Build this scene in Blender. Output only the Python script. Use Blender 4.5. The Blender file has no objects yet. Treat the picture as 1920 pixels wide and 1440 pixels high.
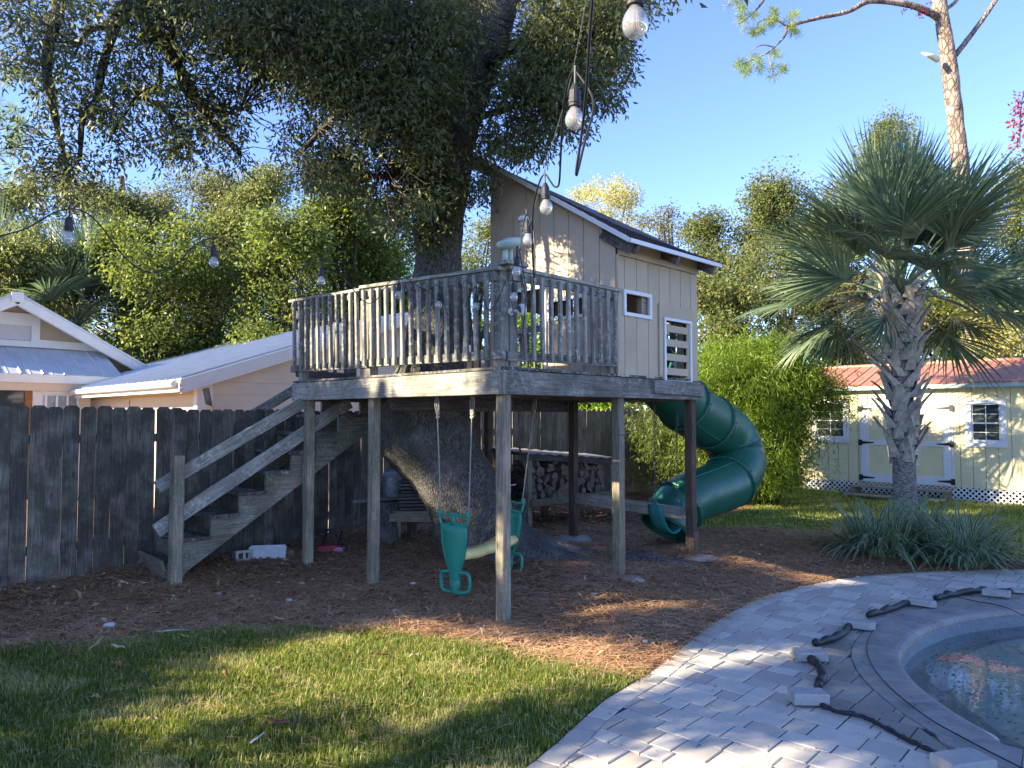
import bpy, math, random
import numpy as np
from mathutils import Vector, Matrix, noise
R = math.radians
random.seed(7); rng = np.random.default_rng(7)
D = bpy.data; S = bpy.context.scene; COL = S.collection

# ------------------------------------------------------------------ camera, sky, sun, exposure
FPX, PITCH, EYE = 1390.0, R(2.6), 1.66
cam = D.cameras.new('camera'); cam.lens = 36*FPX/1920; cam.sensor_width = 36; cam.clip_end = 900; cam.clip_start = .05
camo = D.objects.new('camera', cam); COL.objects.link(camo)
camo.location = (0, 0, EYE); camo.rotation_euler = (R(90)+PITCH, 0, 0); S.camera = camo
SUN_DIR = Vector((.94, .34, -.46)).normalized()          # the way the light travels
sun_el = math.asin(-SUN_DIR.z); sun_az = math.atan2(-SUN_DIR.x, -SUN_DIR.y)
W = D.worlds.new('World'); S.world = W; W.use_nodes = True
wn = W.node_tree; bg = wn.nodes['Background']
sky = wn.nodes.new('ShaderNodeTexSky'); sky.sky_type = 'NISHITA'; sky.sun_disc = False
sky.sun_elevation = sun_el; sky.sun_rotation = sun_az; sky.air_density = .62; sky.dust_density = 0; sky.ozone_density = 4.0; sky.altitude = 0
tn = wn.nodes.new('ShaderNodeMix'); tn.data_type = 'RGBA'; tn.blend_type = 'MULTIPLY'; tn.inputs[0].default_value = 1; tn.inputs[7].default_value = (.80, .72, .80, 1)
wn.links.new(sky.outputs[0], tn.inputs[6]); wn.links.new(tn.outputs[2], bg.inputs[0]); bg.inputs[1].default_value = .15
sl = D.lights.new('sun', 'SUN'); sl.energy = 4.2; sl.angle = R(.55); sl.color = (1, .85, .60)
so = D.objects.new('sun', sl); COL.objects.link(so); so.rotation_euler = SUN_DIR.to_track_quat('-Z', 'Y').to_euler()
vs = S.view_settings; vs.view_transform = 'Standard'; vs.look = 'None'; vs.exposure = 2.3; vs.gamma = 1; vs.use_curve_mapping = False
S.cycles.max_bounces = 8; S.cycles.diffuse_bounces = 6; S.cycles.transparent_max_bounces = 12

def P(px, py, Y):                                          # the point seen at a photo pixel, Y metres ahead
    r, u = (px-960)/FPX, (720-py)/FPX
    dy = math.cos(PITCH)-u*math.sin(PITCH); dz = math.sin(PITCH)+u*math.cos(PITCH)
    k = Y/dy
    return Vector((r*k, Y, EYE+dz*k))
def G(px, py, z=0.0):                                      # the point of the plane z seen at a photo pixel
    q = P(px, py, 1.0); k = (z-EYE)/(q.z-EYE)
    return Vector((q.x*k, q.y*k, z))
O45 = Vector((-.07, 6.05, 0)); C45 = math.sqrt(.5)
def UV(u, v, z=0.0): return Vector((O45.x+C45*(u-v), O45.y+C45*(u+v), z))
def toUV(x, y):
    a, b = x-O45.x, y-O45.y
    return (a+b)*C45, (b-a)*C45

# ------------------------------------------------------------------ object helpers
def tag(o, label=None, cat=None, group=None, kind=None):
    if label: o['label'] = label
    if cat: o['category'] = cat
    if group: o['group'] = group
    if kind: o['kind'] = kind
    return o
def empty(name, loc=(0, 0, 0), rz=0, label=None, cat=None, group=None, parent=None, rot=None):
    o = D.objects.new(name, None); COL.objects.link(o); o.location = loc
    o.rotation_euler = rot if rot else (0, 0, rz); o.empty_display_size = .1; o.parent = parent
    return tag(o, label, cat, group)
def link(name, me, parent=None, M=None):
    o = D.objects.new(name, me); COL.objects.link(o)
    if parent is not None: o.parent = parent
    if M is not None: o.matrix_local = M
    return o
def meshobj(name, V, F, mat, parent=None, smooth=False, M=None):
    me = D.meshes.new(name); me.from_pydata([tuple(v) for v in V], [], F)
    if mat: me.materials.append(mat)
    if smooth: me.polygons.foreach_set('use_smooth', [True]*len(me.polygons))
    me.update()
    return link(name, me, parent, M)
def np_mesh(name, V, nper, mat, tint=None, smooth=False, quads=True):
    """V (N, k, 3): N faces of k corners each."""
    N, k = V.shape[0], V.shape[1]
    me = D.meshes.new(name)
    me.vertices.add(N*k); me.vertices.foreach_set('co', V.reshape(-1).astype(np.float32))
    me.loops.add(N*k); me.loops.foreach_set('vertex_index', np.arange(N*k, dtype=np.int32))
    me.polygons.add(N); me.polygons.foreach_set('loop_start', np.arange(0, N*k, k, dtype=np.int32))
    me.update(calc_edges=True)
    if tint is not None:
        a = me.attributes.new('tint', 'FLOAT', 'FACE'); a.data.foreach_set('value', np.asarray(tint, dtype=np.float32))
    if mat: me.materials.append(mat)
    return me
class MB:
    def __init__(s): s.V = []; s.F = []
    def add(s, V, F):
        n = len(s.V); s.V += [Vector(v) for v in V]; s.F += [[i+n for i in f] for f in F]; return s
    def box(s, c, d, M=None):
        x, y, z = d[0]/2, d[1]/2, d[2]/2; c = Vector(c)
        V = [c+Vector((a*x, b*y, e*z)) for e in (-1, 1) for b in (-1, 1) for a in (-1, 1)]
        if M is not None: V = [M @ v for v in V]
        return s.add(V, [(0, 2, 3, 1), (4, 5, 7, 6), (0, 1, 5, 4), (2, 6, 7, 3), (0, 4, 6, 2), (1, 3, 7, 5)])
    def box2(s, a, b): return s.box([(a[i]+b[i])/2 for i in range(3)], [abs(b[i]-a[i]) for i in range(3)])
    def prism(s, poly, h0, h1, axis='z'):
        n = len(poly)
        def m(p, h): return Vector((p[0], p[1], h)) if axis == 'z' else (Vector((p[0], h, p[1])) if axis == 'y' else Vector((h, p[0], p[1])))
        V = [m(p, h0) for p in poly]+[m(p, h1) for p in poly]
        F = [list(range(n))[::-1], list(range(n, 2*n))]+[(i, (i+1) % n, n+(i+1) % n, n+i) for i in range(n)]
        return s.add(V, F)
    def tube(s, pts, rad, seg=8, cap=True, flat=1.0):
        pts = [Vector(p) for p in pts]; n = len(pts)
        rr = rad if hasattr(rad, '__len__') else [rad]*n
        up = Vector((0, 0, 1)); rings = []; prev = None
        for i, p in enumerate(pts):
            t = (pts[min(i+1, n-1)]-pts[max(i-1, 0)]).normalized()
            if prev is None:
                a = t.cross(up)
                if a.length < .1: a = t.cross(Vector((1, 0, 0)))
                a.normalize()
            else:
                a = (prev-t*prev.dot(t)); a = a.normalized() if a.length > 1e-5 else t.orthogonal().normalized()
            b = t.cross(a); prev = a
            rings.append([p+(a*math.cos(k*2*math.pi/seg)+b*math.sin(k*2*math.pi/seg)*flat)*rr[i] for k in range(seg)])
        V = [v for r_ in rings for v in r_]; F = []
        for i in range(n-1):
            for k in range(seg):
                k2 = (k+1) % seg; F.append((i*seg+k, i*seg+k2, (i+1)*seg+k2, (i+1)*seg+k))
        if cap: F.append(tuple(range(seg))[::-1]); F.append(tuple((n-1)*seg+k for k in range(seg)))
        return s.add(V, F)
    def lathe(s, prof, seg=16, M=None):
        V = [Vector((r_*math.cos(k*2*math.pi/seg), r_*math.sin(k*2*math.pi/seg), z)) for r_, z in prof for k in range(seg)]
        if M is not None: V = [M @ v for v in V]
        F = [(i*seg+k, i*seg+(k+1) % seg, (i+1)*seg+(k+1) % seg, (i+1)*seg+k) for i in range(len(prof)-1) for k in range(seg)]
        F.append(tuple(range(seg))[::-1]); F.append(tuple((len(prof)-1)*seg+k for k in range(seg)))
        return s.add(V, F)
    def build(s, name, mat, parent=None, smooth=False, M=None):
        return meshobj(name, s.V, s.F, mat, parent, smooth, M)
def smooth_path(pts, n=6, closed=False):
    pts = [Vector(p) for p in pts]; out = []; m = len(pts)
    rngi = range(m if closed else m-1)
    for i in rngi:
        if closed: p0, p1, p2, p3 = pts[(i-1) % m], pts[i], pts[(i+1) % m], pts[(i+2) % m]
        else: p0, p1, p2, p3 = pts[max(i-1, 0)], pts[i], pts[i+1], pts[min(i+2, m-1)]
        for k in range(n):
            t = k/n
            out.append(.5*((2*p1)+(-p0+p2)*t+(2*p0-5*p1+4*p2-p3)*t*t+(-p0+3*p1-3*p2+p3)*t**3))
    if not closed: out.append(pts[-1])
    return out
def frame(a, b, side=None):
    """matrix whose X runs from a to b, Y along side as near as it can be."""
    x = (b-a).normalized(); s = Vector(side) if side is not None else Vector((0, 0, 1)).cross(x)
    if s.length < 1e-4: s = Vector((0, 1, 0))
    y = (s-x*s.dot(x)).normalized(); z = x.cross(y)
    M = Matrix((x, y, z)).transposed().to_4x4(); M.translation = a
    return M
def board(name, a, b, w, t, mat, parent=None, side=None, ch=.003, warp=.0015, seg=3):
    """a board from a to b: w across (along side), t thick; grain along local X."""
    a, b = Vector(a), Vector(b); L = (b-a).length
    y, z = w/2, t/2; c = min(ch, y*.4, z*.4)
    sec = [(-y+c, -z), (y-c, -z), (y, -z+c), (y, z-c), (y-c, z), (-y+c, z), (-y, z-c), (-y, -z+c)]
    V = []; F = []
    for i in range(seg+1):
        j = [random.uniform(-warp, warp) for _ in range(2)] if 0 < i < seg else [0, 0]
        V += [(L*i/seg, p[0]+j[0], p[1]+j[1]) for p in sec]
    for i in range(seg):
        F += [(i*8+k, i*8+(k+1) % 8, (i+1)*8+(k+1) % 8, (i+1)*8+k) for k in range(8)]
    F += [tuple(range(8))[::-1], tuple(seg*8+k for k in range(8))]
    return meshobj(name, V, F, mat, parent, False, frame(a, b, side))

# ------------------------------------------------------------------ materials
class NT:
    def __init__(s, name):
        s.m = D.materials.new(name); s.m.use_nodes = True; s.t = s.m.node_tree; s.b = s.t.nodes['Principled BSDF']
    def n(s, typ, **k):
        x = s.t.nodes.new('ShaderNode'+typ)
        for a, v in k.items(): setattr(x, a, v)
        return x
    def l(s, a, b): s.t.links.new(a, b)
    def coord(s, which='Object', rand=True, scale=(1, 1, 1)):
        tc = s.n('TexCoord'); mp = s.n('Mapping'); mp.inputs['Scale'].default_value = scale
        s.l(tc.outputs[which], mp.inputs['Vector'])
        if rand:
            oi = s.n('ObjectInfo'); mu = s.n('VectorMath', operation='MULTIPLY'); mu.inputs[1].default_value = (37, 53, 71)
            s.l(oi.outputs['Random'], mu.inputs[0]); s.l(mu.outputs[0], mp.inputs['Location'])
        return mp.outputs[0]
    def noise(s, vec, scale, detail=5, rough=.6, dist=0):
        x = s.n('TexNoise'); x.inputs['Scale'].default_value = scale; x.inputs['Detail'].default_value = detail
        x.inputs['Roughness'].default_value = rough; x.inputs['Distortion'].default_value = dist
        if vec is not None: s.l(vec, x.inputs['Vector'])
        return x.outputs['Fac']
    def ramp(s, fac, stops):
        x = s.n('ValToRGB'); e = x.color_ramp.elements
        while len(e) < len(stops): e.new(.5)
        for i, (p, c) in enumerate(stops):
            e[i].position = p; e[i].color = (c, c, c, 1) if not hasattr(c, '__len__') else (*c, 1)
        s.l(fac, x.inputs[0]); return x.outputs[0]
    def mix(s, fac, a, b, mode='MIX'):
        x = s.n('Mix', data_type='RGBA', blend_type=mode)
        for i, v in ((0, fac), (6, a), (7, b)):
            if hasattr(v, 'default_value') or hasattr(v, 'is_linked'): s.l(v, x.inputs[i])
            elif hasattr(v, '__len__'): x.inputs[i].default_value = (*v, 1)
            else: x.inputs[i].default_value = v
        return x.outputs[2]
    def bump(s, h, strength=.5, dist=.01, prev=None):
        x = s.n('Bump'); x.inputs['Strength'].default_value = strength; x.inputs['Distance'].default_value = dist
        s.l(h, x.inputs['Height'])
        if prev is not None: s.l(prev, x.inputs['Normal'])
        return x.outputs[0]
    def out(s, col=None, rough=.8, bump=None, spec=.3, metal=0):
        if col is not None:
            if hasattr(col, '__len__'): s.b.inputs['Base Color'].default_value = (*col, 1)
            else: s.l(col, s.b.inputs['Base Color'])
        if hasattr(rough, 'is_linked'): s.l(rough, s.b.inputs['Roughness'])
        else: s.b.inputs['Roughness'].default_value = rough
        if bump is not None: s.l(bump, s.b.inputs['Normal'])
        s.b.inputs['Specular IOR Level'].default_value = spec; s.b.inputs['Metallic'].default_value = metal
        return s.m
def m_wood(name, dark, light, lichen=.0, green=.0, stain=.5, lcol=(.42, .44, .36)):
    s = NT(name); v = s.coord(scale=(1.2, 26, 26)); g = s.noise(v, 3.0, 7, .7, .4)
    c = s.ramp(g, [(.28, [x*.55 for x in dark]), (.42, dark), (.62, light)])
    v2 = s.coord(scale=(1, 1, 1)); st = s.noise(v2, 3.2, 5, .65)
    c = s.mix(s.ramp(st, [(.42, stain), (.62, 0.0)]), c, [x*.38 for x in dark])
    oi = s.n('ObjectInfo'); hs = s.n('HueSaturation'); mr = s.n('MapRange'); mr.inputs[3].default_value = .72; mr.inputs[4].default_value = 1.3
    s.l(oi.outputs['Random'], mr.inputs[0]); s.l(mr.outputs[0], hs.inputs['Value']); s.l(c, hs.inputs['Color']); c = hs.outputs[0]
    h = g
    if green:
        gr = s.noise(v2, 2.1, 4, .6); c = s.mix(s.ramp(gr, [(.5, 0.0), (.68, green)]), c, (.11, .135, .055))
    if lichen:
        lv = s.noise(v2, 24, 6, .75); big = s.noise(v2, 2.6, 3)
        f = s.n('Math', operation='MULTIPLY'); s.l(s.ramp(lv, [(.52, 0.0), (.58, 1.0)]), f.inputs[0]); s.l(s.ramp(big, [(.4, 0.0), (.6, lichen)]), f.inputs[1])
        c = s.mix(f.outputs[0], c, lcol)
    kn = s.n('TexVoronoi'); s.l(s.coord(scale=(1.3, 5, 5)), kn.inputs['Vector']); kn.inputs['Scale'].default_value = 1.6
    c = s.mix(s.ramp(kn.outputs['Distance'], [(.05, .75), (.1, 0.0)]), c, [x*.3 for x in dark])
    return s.out(c, .85, s.bump(h, .55, .004), .2)
def m_plain(name, col, rough=.6, spec=.3, var=.12, scale=6, bump=.0, metal=0, dirt=0.0, dirtc=(.1, .09, .07)):
    s = NT(name); v = s.coord(); n = s.noise(v, scale, 5)
    c = s.ramp(n, [(.3, [x*(1-var) for x in col]), (.7, [min(1, x*(1+var)) for x in col])])
    if dirt:
        d = s.noise(v, scale*.35, 6, .7); c = s.mix(s.ramp(d, [(.48, 0.0), (.7, dirt)]), c, dirtc)
    b = s.bump(s.noise(v, scale*14, 3), bump, .002) if bump else None
    return s.out(c, rough, b, spec, metal)
def m_leaf(name, cols, trans=.35, rough=.45, spec=.35, tcol=None):
    """leaf: per-leaf colour from the face attribute tint, thin translucent blade."""
    s = NT(name); at = s.n('Attribute'); at.attribute_name = 'tint'
    n = len(cols); c = s.ramp(at.outputs['Fac'], [(i/(n-1), col) for i, col in enumerate(cols)])
    s.out(c, rough, None, spec)
    tr = s.n('BsdfTranslucent'); mx = s.n('MixShader'); mx.inputs[0].default_value = trans
    hs = s.n('HueSaturation'); hs.inputs['Hue'].default_value = .485; hs.inputs['Saturation'].default_value = 1.15; hs.inputs['Value'].default_value = 2.0
    s.l(c, hs.inputs['Color']); s.l(hs.outputs[0], tr.inputs[0])
    s.l(s.b.outputs[0], mx.inputs[1]); s.l(tr.outputs[0], mx.inputs[2])
    s.l(mx.outputs[0], s.t.nodes['Material Output'].inputs[0]); return s.m
def m_bark(name, dark, light, sc=(1, 1, .35), scale=14, moss=0.0, strength=1.0, rough=.9):
    s = NT(name); v = s.coord(rand=False, scale=sc); di = s.noise(v, 3, 4)
    vo = s.n('TexVoronoi', feature='DISTANCE_TO_EDGE'); vo.inputs['Scale'].default_value = scale
    ad = s.n('VectorMath', operation='ADD'); mv = s.n('VectorMath', operation='SCALE'); mv.inputs[3].default_value = .35
    s.l(di, mv.inputs[0]); s.l(v, ad.inputs[0]); s.l(mv.outputs[0], ad.inputs[1]); s.l(ad.outputs[0], vo.inputs['Vector'])
    cr = s.ramp(vo.outputs['Distance'], [(0, 0.0), (.16, 1.0)]); fn = s.noise(v, 40, 6, .7)
    c = s.mix(s.ramp(fn, [(.35, 0.0), (.65, 1.0)]), dark, light)
    c = s.mix(cr, [x*.5 for x in dark], c)
    big = s.noise(s.coord(rand=False), 1.6, 5, .6)
    c = s.mix(s.ramp(big, [(.5, 0.0), (.68, .55)]), c, [min(1, x*1.7) for x in light])
    if moss:
        mm = s.noise(s.coord(rand=False), 2.7, 5, .7); c = s.mix(s.ramp(mm, [(.48, 0.0), (.62, moss)]), c, (.06, .07, .035))
    b = s.bump(fn, .4*strength, .006); b = s.bump(cr, .9*strength, .02, b)
    return s.out(c, rough, b, .15)

M_PICKET = m_wood('weathered_picket_wood', (.115, .102, .082), (.25, .225, .185), 0.15, .18, .75, (.2, .22, .22))
M_PICKET2 = m_wood('brown_grey_picket_wood', (.14, .118, .088), (.28, .24, .185), 0, .15, .5)
M_DECK = m_wood('deck_wood', (.18, .165, .145), (.37, .34, .30), .45, .15, .55)
M_RAIL = m_wood('lichened_rail_wood', (.16, .155, .135), (.36, .345, .305), .95, .25, .3, (.46, .48, .42))
M_POST = m_wood('post_wood', (.19, .165, .115), (.38, .33, .25), .25, .3, .4)
M_POSTB = m_wood('red_brown_post_wood', (.09, .062, .045), (.19, .135, .10), 0, 0, .4)
M_TREAD = m_wood('tread_wood', (.09, .085, .075), (.25, .24, .21), .9, .15, .8, (.36, .38, .34))
M_STR = m_wood('stringer_wood', (.16, .145, .11), (.33, .30, .24), .35, .5, .5)
M_SIDE = m_plain('taupe_siding_paint', (.50, .405, .30), .7, .25, .05, 3, .25, dirt=.35, dirtc=(.22, .19, .16))
M_SIDE2 = m_plain('tan_siding_paint', (.44, .36, .25), .7, .25, .05, 3, .25, dirt=.3, dirtc=(.25, .2, .14))
M_WHITE = m_plain('white_trim_paint', (.66, .67, .66), .5, .3, .04, 5, .1, dirt=.35, dirtc=(.45, .45, .42))
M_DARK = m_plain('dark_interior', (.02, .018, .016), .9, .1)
M_SHING = m_plain('asphalt_shingle', (.045, .036, .038), .95, .05, .35, 30, .8)
M_EAVE = m_wood('eave_board_wood', (.10, .085, .09), (.20, .175, .18), .2, 0, .5)
M_GREENP = None
def m_plastic(name, col, rough=.32, fade=.2, var=.06):
    s = NT(name); v = s.coord(rand=False); n = s.noise(v, 2.5, 5); c = s.ramp(n, [(.3, col), (.75, [min(1, x*(1+fade)+fade*.02) for x in col])])
    d = s.noise(v, 9, 6, .7); c = s.mix(s.ramp(d, [(.55, 0.0), (.75, .25)]), c, (.07, .08, .06))
    r = s.ramp(d, [(.3, rough-.05), (.7, rough+.15)])
    return s.out(c, r, s.bump(s.noise(v, 60, 3), .06, .002), .5)
M_SLIDE = m_plastic('dark_green_plastic', (.006, .085, .050), .36)
M_SWING = m_plastic('teal_green_plastic', (.01, .21, .145), .38)
M_YEL = m_plastic('pale_yellow_plastic', (.74, .60, .24), .45, .05)
M_ROPE = m_plain('rope_fibre', (.30, .29, .25), .9, .1, .3, 90, .8)
M_STEEL = m_plain('galvanised_steel', (.34, .35, .36), .45, .5, .25, 20, 0, .7)
M_BLACK = m_plain('black_rubber', (.012, .013, .015), .45, .4)
M_CONC = m_plain('concrete', (.36, .35, .33), .95, .15, .2, 25, .6, dirt=.4, dirtc=(.15, .13, .1))
M_BARK = m_bark('oak_bark', (.105, .10, .094), (.165, .157, .150), (1, 1, .30), 44, .4, .8)
M_BARKB = m_bark('branch_bark', (.05, .043, .038), (.115, .10, .09), (1, 1, 1), 14)
M_PINEB = m_bark('pine_bark', (.17, .125, .10), (.34, .27, .225), (1, 1, .5), 7, 0, 1.0)
M_PALMB = m_plain('palm_boot', (.38, .335, .275), .9, .15, .35, 18, .9, dirt=.5, dirtc=(.1, .085, .07))
M_PALMT = m_bark('palm_trunk_bark', (.18, .165, .145), (.34, .31, .27), (1, 1, 3.5), 9, 0, .7)
M_OAKL = m_leaf('oak_leaf', [(.042, .055, .025), (.080, .100, .042), (.125, .145, .058), (.20, .20, .08)], .34, .48, .4)
M_LEAF_OL = m_leaf('olive_leaf', [(.045, .06, .022), (.095, .12, .042), (.165, .19, .066), (.26, .26, .11)], .42)
M_LEAF_GR = m_leaf('green_leaf', [(.028, .045, .014), (.065, .095, .026), (.13, .165, .04), (.24, .26, .06)], .42)
M_LEAF_DG = m_leaf('dark_green_leaf', [(.03, .05, .016), (.07, .10, .03), (.13, .17, .045), (.23, .26, .07)], .42)
M_LEAF_OB = m_leaf('bronze_olive_leaf', [(.05, .06, .024), (.10, .115, .045), (.17, .18, .07), (.25, .235, .11)], .4)
M_LEAF_BR = m_leaf('bronze_leaf', [(.05, .055, .024), (.10, .105, .045), (.165, .16, .07), (.23, .20, .10)], .36)
M_LEAF_YE = m_leaf('yellow_leaf', [(.22, .21, .07), (.33, .32, .10), (.42, .40, .14), (.38, .37, .17)], .45)
M_LEAF_LI = m_leaf('lime_leaf', [(.06, .11, .018), (.12, .21, .025), (.21, .33, .035), (.32, .42, .05)], .42)
M_LEAF_RE = m_leaf('crimson_leaf', [(.16, .02, .03), (.28, .05, .06), (.36, .12, .09)], .3)
M_BAMBOO = m_leaf('bamboo_leaf', [(.035, .06, .016), (.08, .13, .022), (.16, .24, .03), (.27, .36, .04)], .35)
M_PALML = m_leaf('palm_leaf', [(.05, .092, .05), (.105, .155, .085), (.165, .22, .12), (.27, .30, .15)], .2, .42, .5)
M_PINEN = m_leaf('pine_needle', [(.08, .13, .04), (.16, .22, .06), (.28, .34, .10)], .35)
M_GRASS = m_leaf('grass_blade', [(.05, .085, .02), (.115, .165, .03), (.22, .27, .045), (.46, .42, .22)], .42, .5)
M_FLAX = m_leaf('flax_blade', [(.035, .075, .035), (.065, .125, .06), (.11, .17, .08), (.46, .52, .34)], .2, .4)
M_STRAW = m_leaf('pine_straw', [(.14, .075, .038), (.44, .26, .135), (.70, .45, .26), (.82, .64, .43)], .1, .7, .2)
M_LITTER = m_leaf('dead_leaf', [(.12, .065, .03), (.24, .14, .07), (.36, .24, .14), (.46, .38, .28)], .15, .6)
M_DEADP = m_leaf('dead_frond', [(.18, .15, .11), (.30, .26, .19), (.36, .31, .22)], .2, .8)

# ------------------------------------------------------------------ layout: outlines on the ground
outer_px = [(900, 1520), (985, 1440), (1040, 1395), (1130, 1315), (1215, 1263), (1280, 1213), (1345, 1163), (1420, 1125), (1500, 1101), (1580, 1085), (1700, 1074), (1920, 1067)]
outer = [G(*p).xy for p in outer_px]
outer = [Vector((.28, 2.6)), Vector((-.35, 1.2))][::-1][1:]+outer+[Vector((7.2, 8.1)), Vector((9.5, 7.6)), Vector((12, 6.6))]
outer_s = [v.xy for v in smooth_path([Vector((p.x, p.y, 0)) for p in outer], 6)]
patio_poly = [(p.x, p.y) for p in outer_s]+[(12, -2), (-.35, -2)]
lip_px = [(1920, 1143), (1850, 1150), (1790, 1160), (1740, 1177), (1710, 1195), (1694, 1215), (1690, 1235), (1700, 1257), (1720, 1280), (1760, 1312), (1810, 1345), (1870, 1378), (1920, 1403)]
lip = [G(*p) for p in lip_px]
lip = lip+[Vector((3.35, 3.35, 0)), Vector((4.4, 2.7, 0)), Vector((6, 2.6, 0)), Vector((7.6, 3.3, 0)), Vector((7.9, 4.6, 0)), Vector((7.2, 5.8, 0)), Vector((6.0, 6.45, 0)), Vector((5.1, 6.62, 0))]
pool_s = smooth_path(lip, 5, True); pool_poly = [(p.x, p.y) for p in pool_s]
lawn_px = [(-900, 1262), (-200, 1236), (0, 1221), (150, 1210), (250, 1200), (400, 1190), (560, 1179), (700, 1190), (870, 1210), (1000, 1236), (1120, 1268), (1180, 1275)]
lawn_poly = [tuple(G(*p).xy) for p in lawn_px]+[tuple(G(1215, 1263).xy), tuple(G(1130, 1315).xy), tuple(G(1040, 1395).xy), tuple(G(985, 1440).xy), (.3, 2.5), (-.35, 1.0), (-.4, -4), (-10, -4), (-10, 3.9)]
HB = .14
rlawn_poly = [tuple(G(px, py, HB).xy) for px, py in [(1180, 1000), (1310, 992), (1400, 990), (1560, 997), (1600, 985), (1780, 1000), (1900, 1030), (1990, 1062)]]+[(8.5, 8.4), (16, 7.5), (16, 12), (6.2, 16.2), (5.0, 15.2), (4.4, 13.0), (3.4, 11.6), (2.4, 10.9)]
def inpoly(X, Y, poly):
    X = np.asarray(X); Y = np.asarray(Y); r = np.zeros(X.shape, bool); n = len(poly)
    for i in range(n):
        x1, y1 = poly[i]; x2, y2 = poly[(i+1) % n]
        if y1 == y2: continue
        c = ((y1 > Y) != (y2 > Y)) & (X < (x2-x1)*(Y-y1)/(y2-y1)+x1); r ^= c
    return r
def segdist(X, Y, poly, closed=True):
    d = np.full(np.shape(X), 1e9); n = len(poly)
    for i in range(n if closed else n-1):
        x1, y1 = poly[i]; x2, y2 = poly[(i+1) % n]; dx, dy = x2-x1, y2-y1
        t = np.clip(((X-x1)*dx+(Y-y1)*dy)/(dx*dx+dy*dy+1e-9), 0, 1)
        d = np.minimum(d, np.hypot(X-x1-t*dx, Y-y1-t*dy))
    return d
def sstep(x, a, b):
    t = np.clip((x-a)/(b-a), 0, 1); return t*t*(3-2*t)
outer_line = [(p.x, p.y) for p in outer_s]
def height(X, Y):
    X = np.asarray(X, float); Y = np.asarray(Y, float)
    u = (X-O45.x+Y-O45.y)*C45; w = (X-Y+11.5)*C45            # w: distance in front of the fence line
    h = HB*sstep(u, .05, 1.7)
    dp = segdist(X, Y, outer_line, False); inside = inpoly(X, Y, patio_poly)
    h = h*np.where(inside, 0, sstep(dp, .05, 1.3))
    h = h+.11*np.exp(-(w/.55)**2)*(u < 1.5)*sstep(u, -4.5, -1.5)
    h = h+(.012*np.sin(X*3.1+Y*1.7)+.010*np.sin(X*5.7-Y*4.3+1)+.006*np.sin(X*11+Y*13))*np.where(inside, 0, sstep(dp, .02, .5))
    return np.where(inside, 0, h)-np.where(inside, 0, .012*(1-sstep(dp, 0, .12)))
def hz(x, y): return float(height(np.array([x]), np.array([y]))[0])

# ------------------------------------------------------------------ ground sheets
def m_soil():
    s = NT('mulch_soil'); v = s.coord(rand=False); n = s.noise(v, 22, 8, .75); b = s.noise(v, 1.4, 4)
    c = s.ramp(n, [(.3, (.07, .042, .028)), (.5, (.22, .13, .08)), (.7, (.42, .27, .18))])
    c = s.mix(s.ramp(b, [(.4, 0.0), (.65, .5)]), c, (.085, .06, .045))
    return s.out(c, .95, s.bump(n, 1, .03), .1)
def m_turf(name, ca, cb, cc):
    s = NT(name); v = s.coord(rand=False); n = s.noise(v, 60, 8, .75); b = s.noise(v, 1.7, 5, .6)
    c = s.ramp(n, [(.32, ca), (.52, cb), (.7, cc)])
    c = s.mix(s.ramp(b, [(.45, 0.0), (.7, .6)]), c, (.16, .14, .07))
    return s.out(c, .95, s.bump(n, 1, .03), .1)
M_SOIL = m_soil(); M_TURF = m_turf('lawn_turf', (.04, .05, .018), (.095, .12, .035), (.20, .19, .08))
M_TURF2 = m_turf('far_lawn_turf', (.05, .08, .02), (.10, .15, .03), (.18, .22, .05))
xs = np.unique(np.concatenate([np.arange(-12, -5.5, .4), np.arange(-5.5, 7.5, .08), np.arange(7.5, 18.01, .3)]).round(3))
ys = np.unique(np.concatenate([np.arange(-4, 3, .4), np.arange(3, 11, .08), np.arange(11, 26.01, .25)]).round(3))
GX, GY = np.meshgrid(xs, ys); GZ = height(GX, GY)
nx, ny = len(xs), len(ys)
idx = np.arange(nx*ny).reshape(ny, nx)
quads = np.stack([idx[:-1, :-1], idx[:-1, 1:], idx[1:, 1:], idx[1:, :-1]], -1).reshape(-1, 4)
CX = (GX[:-1, :-1]+GX[1:, 1:])/2; CY = (GY[:-1, :-1]+GY[1:, 1:])/2; CX = CX.ravel(); CY = CY.ravel()
in_pool = inpoly(CX, CY, pool_poly); in_pat = inpoly(CX, CY, patio_poly)
in_lawn = inpoly(CX, CY, lawn_poly) & ~in_pat; in_rl = inpoly(CX, CY, rlawn_poly) & ~in_pat & ~in_lawn
near_pool = in_pool | (segdist(CX, CY, pool_poly) < .30)
VV = np.stack([GX, GY, GZ], -1).reshape(-1, 3)
def sheet(name, mask, mat, dz=0):
    q = quads[mask]; used, inv = np.unique(q, return_inverse=True)
    v = VV[used].copy(); v[:, 2] += dz
    me = D.meshes.new(name); me.from_pydata(v.tolist(), [], inv.reshape(-1, 4).tolist()); me.materials.append(mat)
    me.polygons.foreach_set('use_smooth', [True]*len(me.polygons))
    return tag(link(name, me), kind='structure')
sheet('mulch_bed', ~in_pat & ~in_lawn & ~in_rl, M_SOIL)
sheet('lawn', in_lawn, M_TURF); sheet('lawn', in_rl, M_TURF2)
M_SAND = m_plain('joint_sand', (.055, .05, .042), .95, .1, .3, 40, .5)
patio = sheet('patio', in_pat & ~near_pool, M_SAND, -.0055)
g = MB(); B_ = 350
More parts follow.
